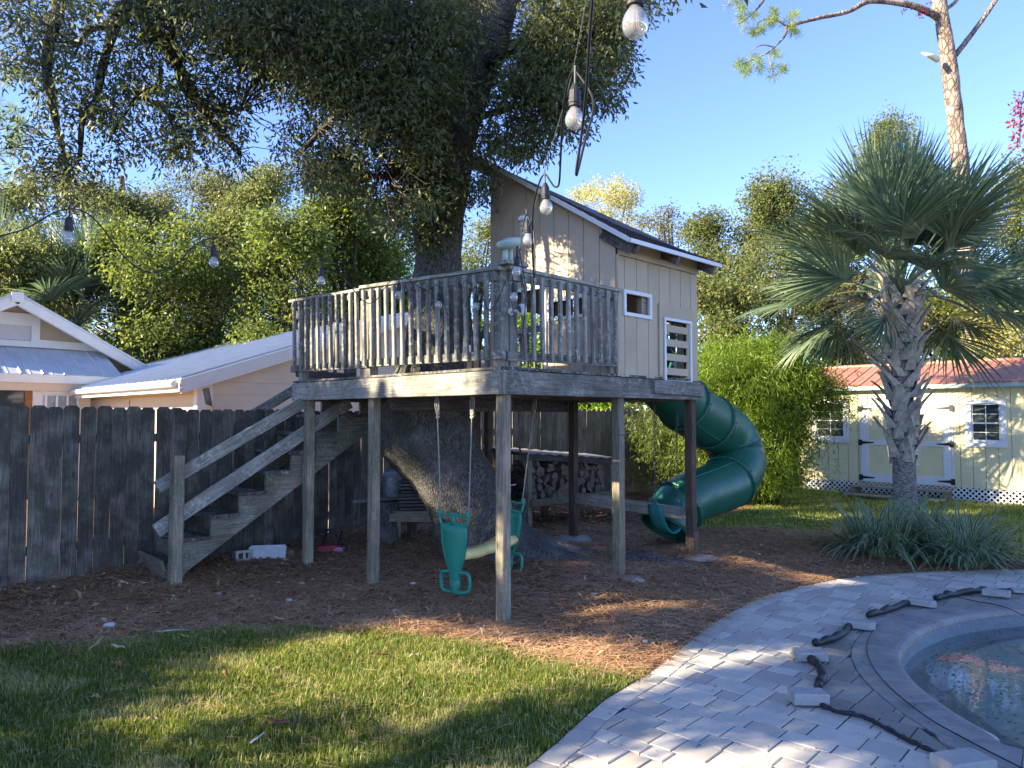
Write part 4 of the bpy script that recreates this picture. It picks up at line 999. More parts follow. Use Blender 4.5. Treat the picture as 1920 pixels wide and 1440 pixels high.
MB().box2((ox1+.01, -1.38, 0), (px1-.6, -1.32, ez-.3)).build('white_wall', M_OFFW, B1)
gx0, _ = b1(86, 740, -1.4); gx1, _ = b1(146, 740, -1.4)
wn_ = empty('window', (0, 0, 0), parent=B1); zz = b1(100, 742, -1.4)[1]
MB().box2((gx0, -1.40, 1.0), (gx1, -1.385, zz)).build('pane', M_BLUEW, wn_)
for k in range(4): x = gx0+(gx1-gx0)*k/3; MB().box2((x-.02, -1.43, 1.0), (x+.02, -1.401, zz)).build('muntin', M_OFFW, wn_)

# ------------------------------------------------------------------ yellow garden shed
S0 = Vector((6.10, 15.75, 0)); SB = .14
shed = empty('garden_shed', (S0.x, S0.y, SB), R(-45), 'pale yellow garden shed with red metal roof, white double doors and lattice skirt', 'shed')
SM = (Matrix.Translation((S0.x, S0.y, SB)) @ Matrix.Rotation(R(-45), 4, 'Z')).inverted()
def sh(px, py, y=0.0):
    d = P(px, py, 1.0)-Vector((0, 0, EYE)); o_ = SM @ Vector((0, 0, EYE)); dd = SM.to_3x3() @ d; k = (y-o_.y)/dd.y; r_ = o_+dd*k; return r_.x, r_.z
M_SHY = m_plain('pale_yellow_siding', (.66, .60, .36), .75, .2, .05, 4, .35, dirt=.15, dirtc=(.45, .4, .25))
M_REDR = m_plain('rust_red_metal_roof', (.42, .17, .115), .5, .4, .1, 4, 0, .1)
M_SHG = m_plain('pale_green_fascia', (.38, .44, .42), .6, .3)
SLn = 6.4; zlat = sh(1700, 925)[1]-.02; ztop = sh(1750, 730)[1]+.03; zlat = .24
wL = (sh(1532, 800)[0], sh(1583, 800)[0], sh(1560, 820)[1], sh(1560, 757)[1])
wR = (sh(1822, 800)[0], sh(1876, 800)[0], sh(1850, 828)[1], sh(1850, 759)[1])
dr = (sh(1616, 800)[0], sh(1784, 800)[0], zlat+.02, sh(1700, 756)[1])
wallboards('y', 0, 0, SLn, zlat, lambda s: ztop, [wL, wR], M_SHY, .2, .014, -1, .010, 0, shed)
MB().box2((0, .002, zlat), (SLn, .03, ztop)).box2((.03, .03, zlat), (.06, 2.4, ztop)).box2((SLn-.06, .03, zlat), (SLn-.03, 2.4, ztop)).box2((0, 2.4, zlat), (SLn, 2.43, ztop)).box2((.06, .03, zlat), (SLn-.06, 2.4, zlat+.03))
mbk = MB().box2((0, .012, zlat), (wL[0], .03, ztop)).box2((wL[1], .012, zlat), (wR[0], .03, ztop)).box2((wR[1], .012, zlat), (SLn, .03, ztop))
for w_ in (wL, wR): mbk.box2((w_[0], .012, zlat), (w_[1], .03, w_[2])).box2((w_[0], .012, w_[3]), (w_[1], .03, ztop))
mbk.build('sheathing', m_plain('groove_shade_paint', (.42, .38, .22), .8), shed)
wallboards('x', .0, .03, 2.4, zlat, lambda s: ztop, [], M_SHY, .2, .014, -1, .008, 0, shed)
MB().box2((.01, 2.4, zlat), (SLn, 2.43, ztop)).box2((SLn, 0, zlat), (SLn+.02, 2.4, ztop)).box2((.01, .03, zlat-.05), (SLn, 2.4, zlat-.0)).build('floor_and_back', M_DARK, shed)
for w_ in (wL, wR):
    x0, x1, z0_, z1_ = w_; win = empty('window', (0, 0, 0), parent=shed)
    tw = .10
    for a, b, c, d in ((x0-tw, x1+tw, z1_, z1_+tw), (x0-tw, x1+tw, z0_-tw, z0_), (x0-tw, x0, z0_, z1_), (x1, x1+tw, z0_, z1_)):
        MB().box2((a, -.045, c), (b, -.015, d)).build('frame', M_WHITE, win)
    MB().box2((x0, .02, z0_), (x1, .024, z1_)).build('pane', M_GLASS, win)
    zm = (z0_+z1_)/2
    MB().box2((x0, -.010, zm-.013), (x1, .018, zm+.013)).build('sash_bar', M_WHITE, win)
    for zc in ((z0_+zm)/2, (z1_+zm)/2): MB().box2((x0, .0, zc-.005), (x1, .018, zc+.005)).build('muntin', M_WHITE, win)
    MB().box2(((x0+x1)/2-.005, -.002, z0_), ((x0+x1)/2+.005, .019, z1_)).build('muntin', M_WHITE, win)
    MB().box2((x0, -.012, z0_), (x0+.02, .0185, z1_)).box2((x1-.02, -.012, z0_), (x1, .0185, z1_)).box2((x0+.02, -.012, z0_), (x1-.02, .0185, z0_+.03)).build('sash', M_WHITE, win)
x0, x1, z0_, z1_ = dr; xm = (x0+x1)/2; M_BLKH = m_plain('black_hinge', (.02, .02, .022), .5, .4)
MB().box2((x0-.03, -.03, z0_), (x0, -.0145, z1_)).box2((x1, -.03, z0_), (x1+.03, -.0145, z1_)).box2((x0-.03, -.03, z1_), (x1+.03, -.0145, z1_+.05)).build('door_casing', M_WHITE, shed)
for a, b, hx, sg in ((x0+.005, xm-.005, x0, 1), (xm+.005, x1-.005, x1, -1)):
    d_ = empty('door', (0, 0, 0), parent=shed); tw = .13
    MB().box2((a, -.030, z0_), (b, -.016, z1_)).build('door_panel', M_SHY, d_)
    zm = z0_+(z1_-z0_)*.50
    for p_, q_, c, d in ((a, a+tw, z0_, z1_), (b-tw, b, z0_, z1_), (a+tw, b-tw, z1_-tw, z1_), (a+tw, b-tw, z0_, z0_+tw+.03), (a+tw, b-tw, zm-.05, zm+.05)):
        MB().box2((p_, -.048, c), (q_, -.0305, d)).build('trim_board', M_WHITE, d_)
    for zc in (z0_+.08, zm, z1_-.10):
        MB().add([(hx-sg*.05, -.056, zc-.055), (hx+sg*.02, -.056, zc-.055), (hx+sg*.02, -.056, zc-.028), (hx+sg*.24, -.056, zc-.01), (hx+sg*.24, -.056, zc+.01), (hx+sg*.02, -.056, zc+.028), (hx+sg*.02, -.056, zc+.055), (hx-sg*.05, -.056, zc+.055)]+[(hx-sg*.05, -.049, zc-.055), (hx+sg*.02, -.049, zc-.055), (hx+sg*.02, -.049, zc-.028), (hx+sg*.24, -.049, zc-.01), (hx+sg*.24, -.049, zc+.01), (hx+sg*.02, -.049, zc+.028), (hx+sg*.02, -.049, zc+.055), (hx-sg*.05, -.049, zc+.055)],
            [(0, 1, 2, 3, 4, 5, 6, 7)]+[(i, (i+1) % 8, 8+(i+1) % 8, 8+i) for i in range(8)]).build('hinge', M_BLKH, d_)
MB().box2((xm-.06, -.06, zm-.01), (xm+.06, -.049, zm+.01)).build('latch', M_BLKH, shed)
# roof: eave fascia, red metal panels, ridge, gentle barn slope
zr = sh(1750, 682, 1.2)[1]; ov = .16
MB().box2((-.08, -ov-.02, ztop-.02), (SLn+.1, -ov, ztop+.07)).build('eave_fascia', M_SHG, shed)
MB().box2((-.08, -ov+.001, ztop-.015), (SLn+.1, -.015, ztop-.001)).build('soffit', M_SHG, shed)
dvs = Vector((0, 1.2+ov+.04, zr-ztop-.07)); Lr = dvs.length; dvs.normalize()
metal_panels(shed, Vector((-.1, -ov-.04, ztop+.075)), Vector((1, 0, 0)), dvs, 28, Lr, SLn+.2, M_REDR, rib=.022)
dvs2 = Vector((0, -dvs.y, dvs.z)); metal_panels(shed, Vector((-.1, 2.4+ov+.04, ztop+.075)), Vector((1, 0, 0)), dvs2, 6, Lr, SLn+.2, M_REDR, rib=.022)
MB().tube([(-.1, 1.2, zr+.0), (SLn+.1, 1.2, zr+.0)], .05, 8).build('ridge_cap', M_REDR, shed)
MB().add([(-.03, -.0, ztop), (-.03, 2.4, ztop), (-.03, 1.2, zr-.03)], [(0, 1, 2)]).build('gable_end', M_SHY, shed)
# lattice skirt: real crossing strips clipped to the band
def lattice(x0, x1, z0_, z1_):
    mb = MB(); H = z1_-z0_; pitch = .095; w = .026
    for s_, y in ((1, -.012), (-1, -.004)):
        k = x0-H
        while k < x1+H:
            a, b = (k, k+H) if s_ > 0 else (k+H, k)
            za, zb = z0_, z1_
            lo, hi = min(a, b), max(a, b)
            if lo >= x0 and hi <= x1:
                mb.add([(a-w*.7, y, za), (a+w*.7, y, za), (b+w*.7, y, zb), (b-w*.7, y, zb), (a-w*.7, y+.007, za), (a+w*.7, y+.007, za), (b+w*.7, y+.007, zb), (b-w*.7, y+.007, zb)], [(0, 1, 2, 3), (7, 6, 5, 4), (0, 4, 5, 1), (2, 6, 7, 3), (1, 5, 6, 2), (0, 3, 7, 4)])
            k += pitch
    o = mb.build('lattice_skirt', M_WHITE, shed); o['kind'] = 'stuff'
lattice(.0, SLn, -.04, zlat)
MB().box2((.02, .25, -.1), (SLn, .27, zlat)).build('crawlspace', M_DARK, shed)
for z_, y_, d_ in ((.20, -.50, .42), (.06, -.85, .30)):
    for j in range(2): board('step_board', (x0-.05, y_+j*d_*.5, z_), (x1+.05, y_+j*d_*.5, z_), d_*.46, .03, M_POST, shed, (0, 1, 0), .003, .001, 3)
for x in (x0, (x0+x1)/2, x1): MB().box2((x-.02, -.6, -.08), (x+.02, -.14, .18)).box2((x-.02, -.98, -.08), (x+.02, -.61, .04)).build('step_support', M_POST, shed)

# ------------------------------------------------------------------ vegetation helpers
def unit(v): return v/(np.linalg.norm(v, axis=-1, keepdims=True)+1e-9)
def leaf_quads(pos, dirs, nrm, L, Wd, fold=.25):
    """kite leaves: base, side, tip, side with a little droop; pos (N,3)."""
    N = len(pos); d = unit(dirs); s = unit(np.cross(d, nrm)); n = np.cross(s, d)
    L = np.broadcast_to(np.asarray(L, float), (N,))[:, None]; Wd = np.broadcast_to(np.asarray(Wd, float), (N,))[:, None]
    a = pos; c = pos+d*L-n*L*.12; m = pos+d*L*.48
    return np.stack([a, m+s*Wd/2+n*Wd*fold, c, m-s*Wd/2+n*Wd*fold], 1)
def clump_leaves(centers, rad, per, L, Wd, droop=.2, flat=.7, jit=.3, ctint=None):
    """leaf sprays round twig centres."""
    M = len(centers); rad = np.broadcast_to(np.asarray(rad, float), (M,))
    c = np.repeat(centers, per, 0); r = np.repeat(rad, per)
    off = rng.normal(size=(M*per, 3))*.5; off /= np.maximum(1, np.linalg.norm(off, axis=1, keepdims=True)/1.0); off[:, 2] *= flat; pos = c+off*r[:, None]
    d = unit(off+rng.normal(size=off.shape)*.7+np.array([0, 0, -droop])); n = unit(rng.normal(size=off.shape)*.7+np.array([0, 0, .8]))
    sz = rng.uniform(1-jit, 1+jit, M*per)
    ct = rng.random(M) if ctint is None else ctint
    t = np.clip(np.repeat(ct, per)*.6+rng.random(M*per)*.4, 0, 1)
    return leaf_quads(pos, d, n, L*sz, Wd*sz), t
def in_ell(c, r, k, shell=.0):
    v = unit(rng.normal(size=(k, 3))); rr = rng.random(k)**(1/3)
    rr = shell+(1-shell)*rr; return np.array(c)+v*np.array(r)*rr[:, None]
def link_np(name, Q, t, mat, parent=None, kind=None):
    o = link(name, np_mesh(name, Q, 4, mat, t), parent)
    if kind: o['kind'] = kind
    return o

LIT = [(565, 1190, .18), (610, 1197, .26), (650, 1207, .32), (705, 1222, .34), (650, 1238, .28), (775, 1245, .28), (850, 1272, .22), (720, 1262, .22), (700, 1165, .10), (1030, 1180, .05), (1090, 1203, .10), (1160, 1225, .12), (250, 1335, .03), (470, 1400, .05),
       (1100, 1400, .08), (1400, 1420, .08), (1420, 1200, .02), (1420, 1035, .2), (1500, 1045, .25), (1560, 1030, .25), (1400, 985, .25), (1480, 985, .35), (1560, 975, .3), (1850, 968, .4), (1900, 1000, .4), (1070, 1032, .10), (1350, 1010, .2), (1580, 1010, .3)]
LITP = [(np.array(G(x, y, .1)), r_) for x, y, r_ in LIT]+[(np.array(UV(-.04, v_, z_)), .16) for v_, z_ in ((.55, 1.96),)]+[(np.array(P(1700+k*70, 830, 15-.6*k)), .7) for k in range(4)]+[(np.array(P(1560, 780, 16)), .5)]+[(np.array(P(933, 1000, 6.0)), .1)]
SD_ = np.array(SUN_DIR)
def carve(c, k=1.0):
    """gaps in a crown: drops twigs that stand in the way of the sun for the patches of light on the ground."""
    keep = np.ones(len(c), bool)
    for p, r_ in LITP:
        v = c-p; t = v @ SD_; d = np.linalg.norm(v-np.outer(t, SD_), axis=1); keep &= ~((t < 0) & (d < r_*k+.24))
    return c[keep]
# ------------------------------------------------------------------ the oak
oak = empty('oak_tree', (-.3, 8.5, 0), 0, 'massive leaning live oak whose grey trunk rises through the deck', 'tree')
oakM = Matrix.Translation((.3, -8.5, 0))
def bark_tube(name, pts, rad, mat, parent, seg=40, n=8, amp=.03, freq=6, M=None, cap=False):
    pp = smooth_path(pts, n); m = len(pts); rr = np.interp(np.linspace(0, m-1, len(pp)), range(m), rad)
    mb = MB().tube(pp, list(rr), seg, cap); V = mb.V; out = []
    for i, p in enumerate(pp):
        for k in range(seg):
            v = V[i*seg+k]; d = (v-p); f = Vector((v.x*freq, v.y*freq, v.z*freq*.45))
            out.append(v+d.normalized()*(amp*noise.noise(f)+amp*.5*noise.noise(f*2.7)+amp*1.6*noise.noise(Vector((v.x*1.5, v.y*1.5, v.z*.8)))*(rr[i] > .12)))
    return meshobj(name, out, mb.F, mat, parent, True, M)
tr = [P(945, 1085, 8.55), P(930, 1050, 8.55), P(900, 1000, 8.6), P(882, 960, 8.6), P(858, 915, 8.6), P(830, 868, 8.6), P(804, 815, 8.55), P(795, 770, 8.5), P(800, 725, 8.4), P(808, 680, 8.35), P(815, 600, 8.3), P(822, 500, 8.3), P(828, 400, 8.3), P(846, 300, 8.2), P(872, 200, 8.1), P(905, 100, 8.0), P(940, 0, 7.9), P(990, -140, 7.8), P(1050, -330, 7.7)]
rad = [.60, .52, .48, .455, .44, .455, .56, .53, .42, .36, .325, .285, .255, .26, .25, .235, .21, .19, .15]
bark_tube('trunk', tr, rad, M_BARK, oak, 64, 7, .035, 6, oakM)
for pts, rr in (([(-.3, 8.4, .34), (.1, 8.2, .19), (.5, 8.02, .12), (.85, 7.88, .07), (1.15, 7.8, .0)], [.28, .20, .14, .10, .06]),
                ([(-.3, 8.55, .40), (.15, 8.55, .22), (.6, 8.5, .12), (1.3, 8.4, .09)], [.26, .19, .11, .05]),
                ([(1.1, 8.1, .12), (1.4, 8.0, .17), (1.7, 7.85, .13), (1.95, 7.75, .08)], [.05, .06, .05, .03])):
    bark_tube('root', pts, rr, M_BARK, oak, 18, 6, .03, 7, oakM)
LP = []
def limb(pts, r0, r1, seg=10, name='limb', par=None, mat=None, M=oakM):
    n = len(pts); LP.extend(smooth_path(pts, 6)); return bark_tube(name, pts, [r0+(r1-r0)*i/(n-1) for i in range(n)], mat or M_BARKB, par or oak, seg, 5, .012, 9, M)
limb([P(905, 60, 8.0), P(800, -60, 8.0), P(640, -120, 7.8), P(440, -70, 7.6), P(260, 0, 7.4), P(225, 35, 7.3)], .17, .075, 14)
limb([P(235, 0, 7.4), P(290, 60, 7.3), P(330, 118, 7.25), P(372, 188, 7.2), P(398, 225, 7.2), P(450, 290, 7.1)], .075, .025)
limb([P(228, 20, 7.35), P(205, 80, 7.3), P(190, 140, 7.3), P(180, 185, 7.25), P(155, 228, 7.2), P(150, 300, 7.1)], .055, .02)
limb([P(205, 50, 7.3), P(165, 58, 7.25), P(143, 98, 7.2)], .04, .012)
limb([P(135, -80, 7.6), P(100, 50, 7.5), P(88, 120, 7.45), P(97, 190, 7.4), P(112, 255, 7.3), P(130, 330, 7.2)], .07, .02)
limb([P(302, 130, 7.25), P(295, 160, 7.2), P(262, 178, 7.2), P(240, 205, 7.15), P(210, 250, 7.1)], .03, .012)
limb([P(262, 178, 7.2), P(310, 210, 7.15), P(328, 250, 7.1), P(340, 300, 7.1)], .025, .01)
limb([P(330, 118, 7.25), P(345, 170, 7.2), P(400, 205, 7.15), P(450, 215, 7.1)], .03, .01)
limb([P(880, 180, 8.1), P(800, 60, 7.7), P(720, 20, 7.2), P(600, 10, 6.7), P(520, 60, 6.4)], .15, .04, 14)
limb([P(860, 250, 8.2), P(780, 180, 7.7), P(700, 170, 7.3), P(620, 230, 7.0), P(560, 290, 6.9)], .09, .02)
limb([P(895, 130, 8.0), P(960, 90, 7.6), P(1040, 60, 7.3), P(1130, 60, 7.0), P(1200, 40, 6.9)], .08, .015)
limb([P(865, 230, 8.1), P(930, 210, 7.7), P(1000, 190, 7.5), P(1090, 190, 7.3)], .05, .012)
limb([P(835, 380, 8.3), P(770, 330, 7.9), P(700, 330, 7.6), P(640, 300, 7.5)], .05, .012)
limb([P(990, -140, 7.8), P(900, -500, 6.5), P(700, -900, 5.5)], .15, .05)
limb([P(990, -140, 7.8), P(1200, -500, 7.5), P(1400, -900, 7.0)], .13, .05)
# twig centres (photo columns/rows with real depth ranges), leaves 4-6 cm
ell = [(700, 80, 190, 150, 6.3, 8.8, 420), (620, 240, 100, 110, 6.4, 8.2, 190), (735, 300, 100, 125, 6.9, 8.6, 210), (820, 130, 150, 130, 6.9, 8.9, 260), (1000, 70, 170, 110, 6.7, 8.6, 300),
       (1085, 115, 100, 80, 6.7, 8.2, 110), (945, 225, 110, 65, 7.0, 8.6, 130), (800, 395, 60, 70, 7.6, 8.1, 90), (890, 320, 38, 75, 7.4, 8.4, 50), (560, 50, 120, 90, 6.2, 8.2, 190), (790, 300, 55, 110, 6.8, 7.9, 120), (840, 210, 60, 80, 6.7, 7.7, 120), (1165, 15, 80, 45, 6.6, 8.0, 46), (830, 300, 60, 120, 7.5, 8.0, 120),
       (610, 330, 45, 30, 6.9, 8, 22), (1040, 230, 60, 35, 7, 8, 26), (1135, 190, 30, 14, 7, 7.4, 7), (985, 290, 45, 16, 7.2, 8, 12),
       (50, 50, 120, 110, 6.3, 8.6, 130), (200, 50, 130, 80, 6.3, 8.4, 110), (335, 120, 120, 100, 6.5, 8.2, 130), (440, 60, 110, 110, 6.4, 8.4, 130), (120, 330, 85, 75, 6.8, 7.8, 150), (95, 180, 70, 60, 6.6, 8, 45),
       (385, 235, 65, 70, 6.7, 7.8, 75), (270, 260, 70, 50, 6.8, 7.8, 36), (210, 170, 70, 60, 6.6, 8, 40), (150, 240, 60, 40, 6.6, 8, 30), (20, 250, 60, 60, 6.8, 8.2, 22), (320, 30, 120, 60, 6.4, 8.4, 90), (330, 300, 60, 20, 6.9, 7.6, 12), (440, 300, 30, 30, 6.9, 7.4, 10), (490, 150, 40, 60, 6.8, 7.6, 26)]
cs = []
for cx, cy, rx, ry, d0, d1, n in ell:
    n = int(n*(1.42 if cx > 495 else .86)); a = rng.random(n)*6.283; r_ = np.sqrt(rng.random(n))
    for i in range(n): cs.append(tuple(P(cx+rx*r_[i]*math.cos(a[i]), cy+ry*r_[i]*math.sin(a[i]), rng.uniform(d0, d1))))
cs = carve(np.array(cs), .4)
ex_ = carve(in_ell((-2.7, 6.7, 5.35), (1.1, .9, .9), 230, 0), .4); cs = np.concatenate([cs, ex_])
taxis = np.array([tuple(p) for p in smooth_path(tr[11:], 8)])                      # bare stretch of trunk on the camera side
pxo = cs[:, 0]/cs[:, 1]; tpx = taxis[:, 0]/taxis[:, 1]; tz = (taxis[:, 2]-EYE)/taxis[:, 1]; cz_ = (cs[:, 2]-EYE)/cs[:, 1]
ppx = 960+pxo*FPX; ppy = 783-cz_*FPX
gap_ = ((ppx > 452+rng.normal(size=len(cs))*9) & (ppx < 520) & (ppy > 185)) | ((ppx > 395) & (ppx < 520) & (ppy > 318)) | ((ppx > 860) & (ppy > 372) & (ppx < 940))
dd_ = np.min(np.hypot(pxo[:, None]-tpx[None, :]-.008, cz_[:, None]-tz[None, :]), axis=1)
cs = cs[~((dd_ < .036) & (cs[:, 1] < 8.3) & (rng.random(len(cs)) < .93) & (cz_ > .33)) & ~gap_]; Q, t = clump_leaves(cs, .17, 30, .066, .021, .55, .9)
o = link_np('crown', Q-np.array([-.3, 8.5, 0]), t, M_OAKL, oak)
# higher crown, above the frame: shades the yard
up = np.concatenate([in_ell((-1.0, 7.2, 8.2), (4.2, 3.6, 1.7), 260, .2), in_ell((1.6, 7.4, 8.0), (3.4, 3.0, 1.5), 220, .2), in_ell((-5.5, 6.5, 7.2), (2.6, 3.0, 1.4), 70, .2)])
up = carve(up, 1.1); Q, t = clump_leaves(up, .36, 34, .12, .05, .3, .8)
link_np('upper_crown', Q-np.array([-.3, 8.5, 0]), t, M_OAKL, oak)
# thin twigs carrying the lower sprays
LPn = np.array([tuple(p) for p in LP]); mb = MB(); k_ = 0
for c_ in cs[rng.permutation(len(cs))[:2600]]:
    d_ = np.linalg.norm(LPn-c_, axis=1); q_ = int(np.argmin(d_)); dl = d_[q_]
    c_ = Vector(c_); e_ = c_.lerp(Vector(LPn[q_]), min(1, random.uniform(.35, .8)/max(dl, .1))); e_.z += .10*min(1, dl)
    m1 = c_.lerp(e_, .35)+Vector(rng.normal(size=3)*.03); m2 = c_.lerp(e_, .7)+Vector(rng.normal(size=3)*.04)
    mb.tube([c_, m1, m2, e_], [.002, .0035, .005, .008], 3, False)
o = mb.build('twigs', M_BARKB, oak, False, oakM); o['kind'] = 'stuff'
# trees outside the frame on the left whose shade falls over the yard
def tree(name, base, label, crown, th, tr_r, mat, L, Wd, nclump, per, crad, group=None, bark=None, limbs=7, shell=.25, flat=.75, gaps=False):
    """crown: list of (centre, radii, share)."""
    b = Vector(base); e = empty(name, b, 0, label, 'tree', group); T = np.array(base)
    tot = sum(c[2] for c in crown); cc = np.concatenate([in_ell(c[0], c[1], max(3, int(nclump*c[2]/tot)), shell) for c in crown])
    if gaps: cc = carve(cc)
    Q, t = clump_leaves(cc, crad*rng.uniform(.6, 1.3, len(cc)), per, L, Wd, .25, flat)
    link_np('crown', Q-T, t, mat, e)
    top = Vector(crown[0][0]); tp = [b+Vector((0, 0, -.2)), b.lerp(top, .35)+Vector((random.uniform(-.3, .3), 0, 0)), b.lerp(top, .7)+Vector((random.uniform(-.3, .3), 0, 0)), top]
    M_ = Matrix.Translation(-b); bark = bark or M_BARKB
    bark_tube('trunk', tp, [tr_r, tr_r*.8, tr_r*.55, tr_r*.2], bark, e, 12, 5, tr_r*.08, 3, M_)
    for k in range(limbs):
        c = Vector(cc[rng.integers(len(cc))]); s_ = b.lerp(top, random.uniform(.3, .8)); m_ = s_.lerp(c, .5)+Vector((0, 0, .3))
        bark_tube('limb', [s_, m_, c], [tr_r*.4, tr_r*.25, tr_r*.08], bark, e, 7, 5, tr_r*.04, 3, M_)
    return e
tree('oak_tree', (-9.2, 4.6, 0), 'bushy oak standing outside the picture beyond the dark fence', [((-9.2, 4.3, 5.9), (2.2, 3.1, 4.1), 1.0)], 5, .3, M_OAKL, .10, .05, 4200, 44, .3, gaps=True)
tree('oak_tree', (-7.4, .2, 0), 'spreading oak outside the picture to the left of the camera', [((-7.4, .6, 3.4), (1.9, 2.6, 2.5), 1.0), ((-7.0, -1.6, 3.4), (1.6, 1.6, 2.2), .6)], 5, .3, M_OAKL, .10, .05, 2500, 44, .3, gaps=True)

# ------------------------------------------------------------------ trees beyond the fences
GT = 'trees beyond the fences'
def bgtree(px, ytop, ybot, wpx, Y, label, mat, n, per=46, L=.105, Wd=.055, crad=.52, name='leafy_tree', lobes=9, bark=None, tr_r=.16, shell=.3, limbs=7):
    X = (px-960)/FPX*Y; zt = P(px, ytop-22, Y).z; zb = P(px, ybot, Y).z; w = wpx/FPX*Y/2; cz = (zt+zb)/2; h = (zt-zb)/2
    crown = [((X, Y, cz), (w*.62, w*.62, h*.92), .45)]
    for k in range(lobes):
        a = random.uniform(0, 6.28); rr = random.uniform(.35, .82); s_ = random.uniform(.22, .42)
        crown.append(((X+w*rr*math.cos(a), Y+w*.7*math.sin(a), cz+h*random.uniform(-.75, .78)), (w*s_, w*s_, h*s_*.62), .16*(s_/.3)**2))
    return tree(name, (X, Y, 0), label, crown, zt, tr_r, mat, L, Wd, n, per, crad, GT, bark, limbs, shell)
bgtree(130, 330, 640, 330, 23, 'broad olive-green tree behind the far-left gabled house', M_LEAF_OL, 720)
bgtree(25, 420, 640, 170, 19, 'dark olive tree cut by the left picture edge', M_LEAF_OL, 260)
bgtree(365, 300, 680, 280, 27, 'tall olive tree with the highest top left of the oak', M_LEAF_OB, 950)
bgtree(470, 350, 600, 190, 25, 'rounded olive tree between the tallest left tree and the bright one', M_LEAF_OL, 620)
bgtree(300, 425, 690, 280, 19.5, 'green sprawling tree directly above the low house roof at left', M_LEAF_DG, 400)
bgtree(645, 335, 660, 250, 21, 'bright sunlit green tree left of the oak trunk', M_LEAF_GR, 720)
bgtree(520, 400, 680, 230, 19, 'dark green tree above the deck stair rail', M_LEAF_DG, 420)
bgtree(735, 440, 700, 150, 22, 'yellow-green tree seen just left of the oak trunk over the railing', M_LEAF_LI, 240)
bgtree(890, 415, 600, 100, 27, 'dark-needled tree peeping between oak trunk and playhouse', M_LEAF_OL, 130)
bgtree(420, 600, 720, 220, 21, 'low leafy shrub tree touching the metal roof edge', M_LEAF_OL, 200)
bgtree(215, 560, 720, 200, 22, 'low green shrub tree behind the gap between the two houses', M_LEAF_GR, 200)
bgtree(1140, 345, 480, 185, 33, 'yellow autumn tree showing over the playhouse roof', M_LEAF_YE, 420, 30, .10, .06, .42, shell=.2, limbs=9, tr_r=.1)
bgtree(1262, 392, 470, 85, 30, 'small thin-leaved tree above the lower roof edge', M_LEAF_BR, 60, 30, .11, .055, .45, limbs=12)
bgtree(1365, 400, 560, 170, 26, 'open olive oak right of the playhouse eave', M_LEAF_OL, 330, 40, limbs=12)
bgtree(1480, 318, 600, 170, 24, 'sunlit oak behind the left side of the palm crown', M_LEAF_OL, 560)
bgtree(1560, 350, 620, 170, 25, 'dull green oak directly behind the palm leaves', M_LEAF_BR, 400)
bgtree(1680, 205, 520, 190, 29, 'tall airy green tree rising above the palm', M_LEAF_OL, 520)
bgtree(1880, 335, 680, 190, 22, 'dense olive tree at the right picture edge over the shed', M_LEAF_OL, 420)
bgtree(1390, 470, 700, 220, 21, 'dark oak foliage between playhouse and palm', M_LEAF_OL, 380)
bgtree(1610, 520, 700, 260, 23, 'shaded tree behind the shed roof left of the palm trunk', M_LEAF_BR, 380)
bgtree(1790, 520, 700, 260, 24, 'green tree behind the shed roof right of the palm trunk', M_LEAF_GR, 340)
bgtree(1040, 600, 800, 320, 21, 'low sunlit yellow-green tree seen through the playhouse door', M_LEAF_LI, 400)
bgtree(1880, 610, 680, 90, 20, 'small tree with yellowing leaves above the red shed roof', M_LEAF_YE, 40)
bgtree(560, 640, 760, 260, 26, 'low dark shrub tree far behind the metal roof ridge', M_LEAF_GR, 120)
# a low far wood closes the gaps at the bottom
cc = []
for k in range(1500):
    px = rng.uniform(-500, 2500); Y = rng.uniform(34, 42); yb = rng.uniform(0, 1)**.7
    top = 560+40*math.sin(px*.01)+30*math.sin(px*.027+1); cc.append(tuple(P(px, top+(790-top)*yb, Y)))
Q, t = clump_leaves(np.array(cc), 1.3, 30, .34, .2, .2, .8); link_np('distant_woods', Q, t, M_LEAF_OL, None, 'stuff')

# pine needles masses at the left edge
def tufts(centers, per, L, w, mat, name, parent, M=None):
    M_ = len(centers); c = np.repeat(centers, per, 0); d = unit(rng.normal(size=(M_*per, 3))+np.array([0, 0, .15])); nrm = unit(rng.normal(size=d.shape))
    Q = leaf_quads(c, d, nrm, L*rng.uniform(.7, 1.1, len(c)), w, 0); t = np.clip(np.repeat(rng.random(M_), per)*.6+rng.random(len(c))*.4, 0, 1)
    if M is not None: Q = Q-M
    return link_np(name, Q, t, mat, parent)
e = empty('pine_tree', P(-60, 700, 24)*1, 0, 'pine with dark drooping needle tufts at the left picture edge', 'tree'); e.location.z = 0; T = np.array(e.location)
cc = np.array([tuple(P(px+rng.normal()*22, py+rng.normal()*20, rng.uniform(22, 24))) for px, py in [(5, 130), (15, 230), (20, 250), (5, 350), (25, 360), (8, 400), (-20, 300), (-10, 200)] for _ in range(9)])
tufts(cc, 70, .34, .012, M_PINEN, 'needle_tufts', e, T)
bark_tube('trunk', [Vector(T)+Vector((-.6, 0, -.2)), P(-70, 400, 24), P(-60, 100, 24)], [.3, .25, .15], M_PINEB, e, 12, 5, .03, 3, Matrix.Translation(-Vector(T)))
for a, b in (((-65, 350), (20, 390)), ((-65, 280), (15, 240)), ((-60, 200), (5, 130))): bark_tube('branch', [P(*a, 24), P((a[0]+b[0])/2, (a[1]+b[1])/2-10, 23.5), P(*b, 23)], [.07, .04, .015], M_BARKB, e, 7, 5, .01, 3, Matrix.Translation(-Vector(T)))
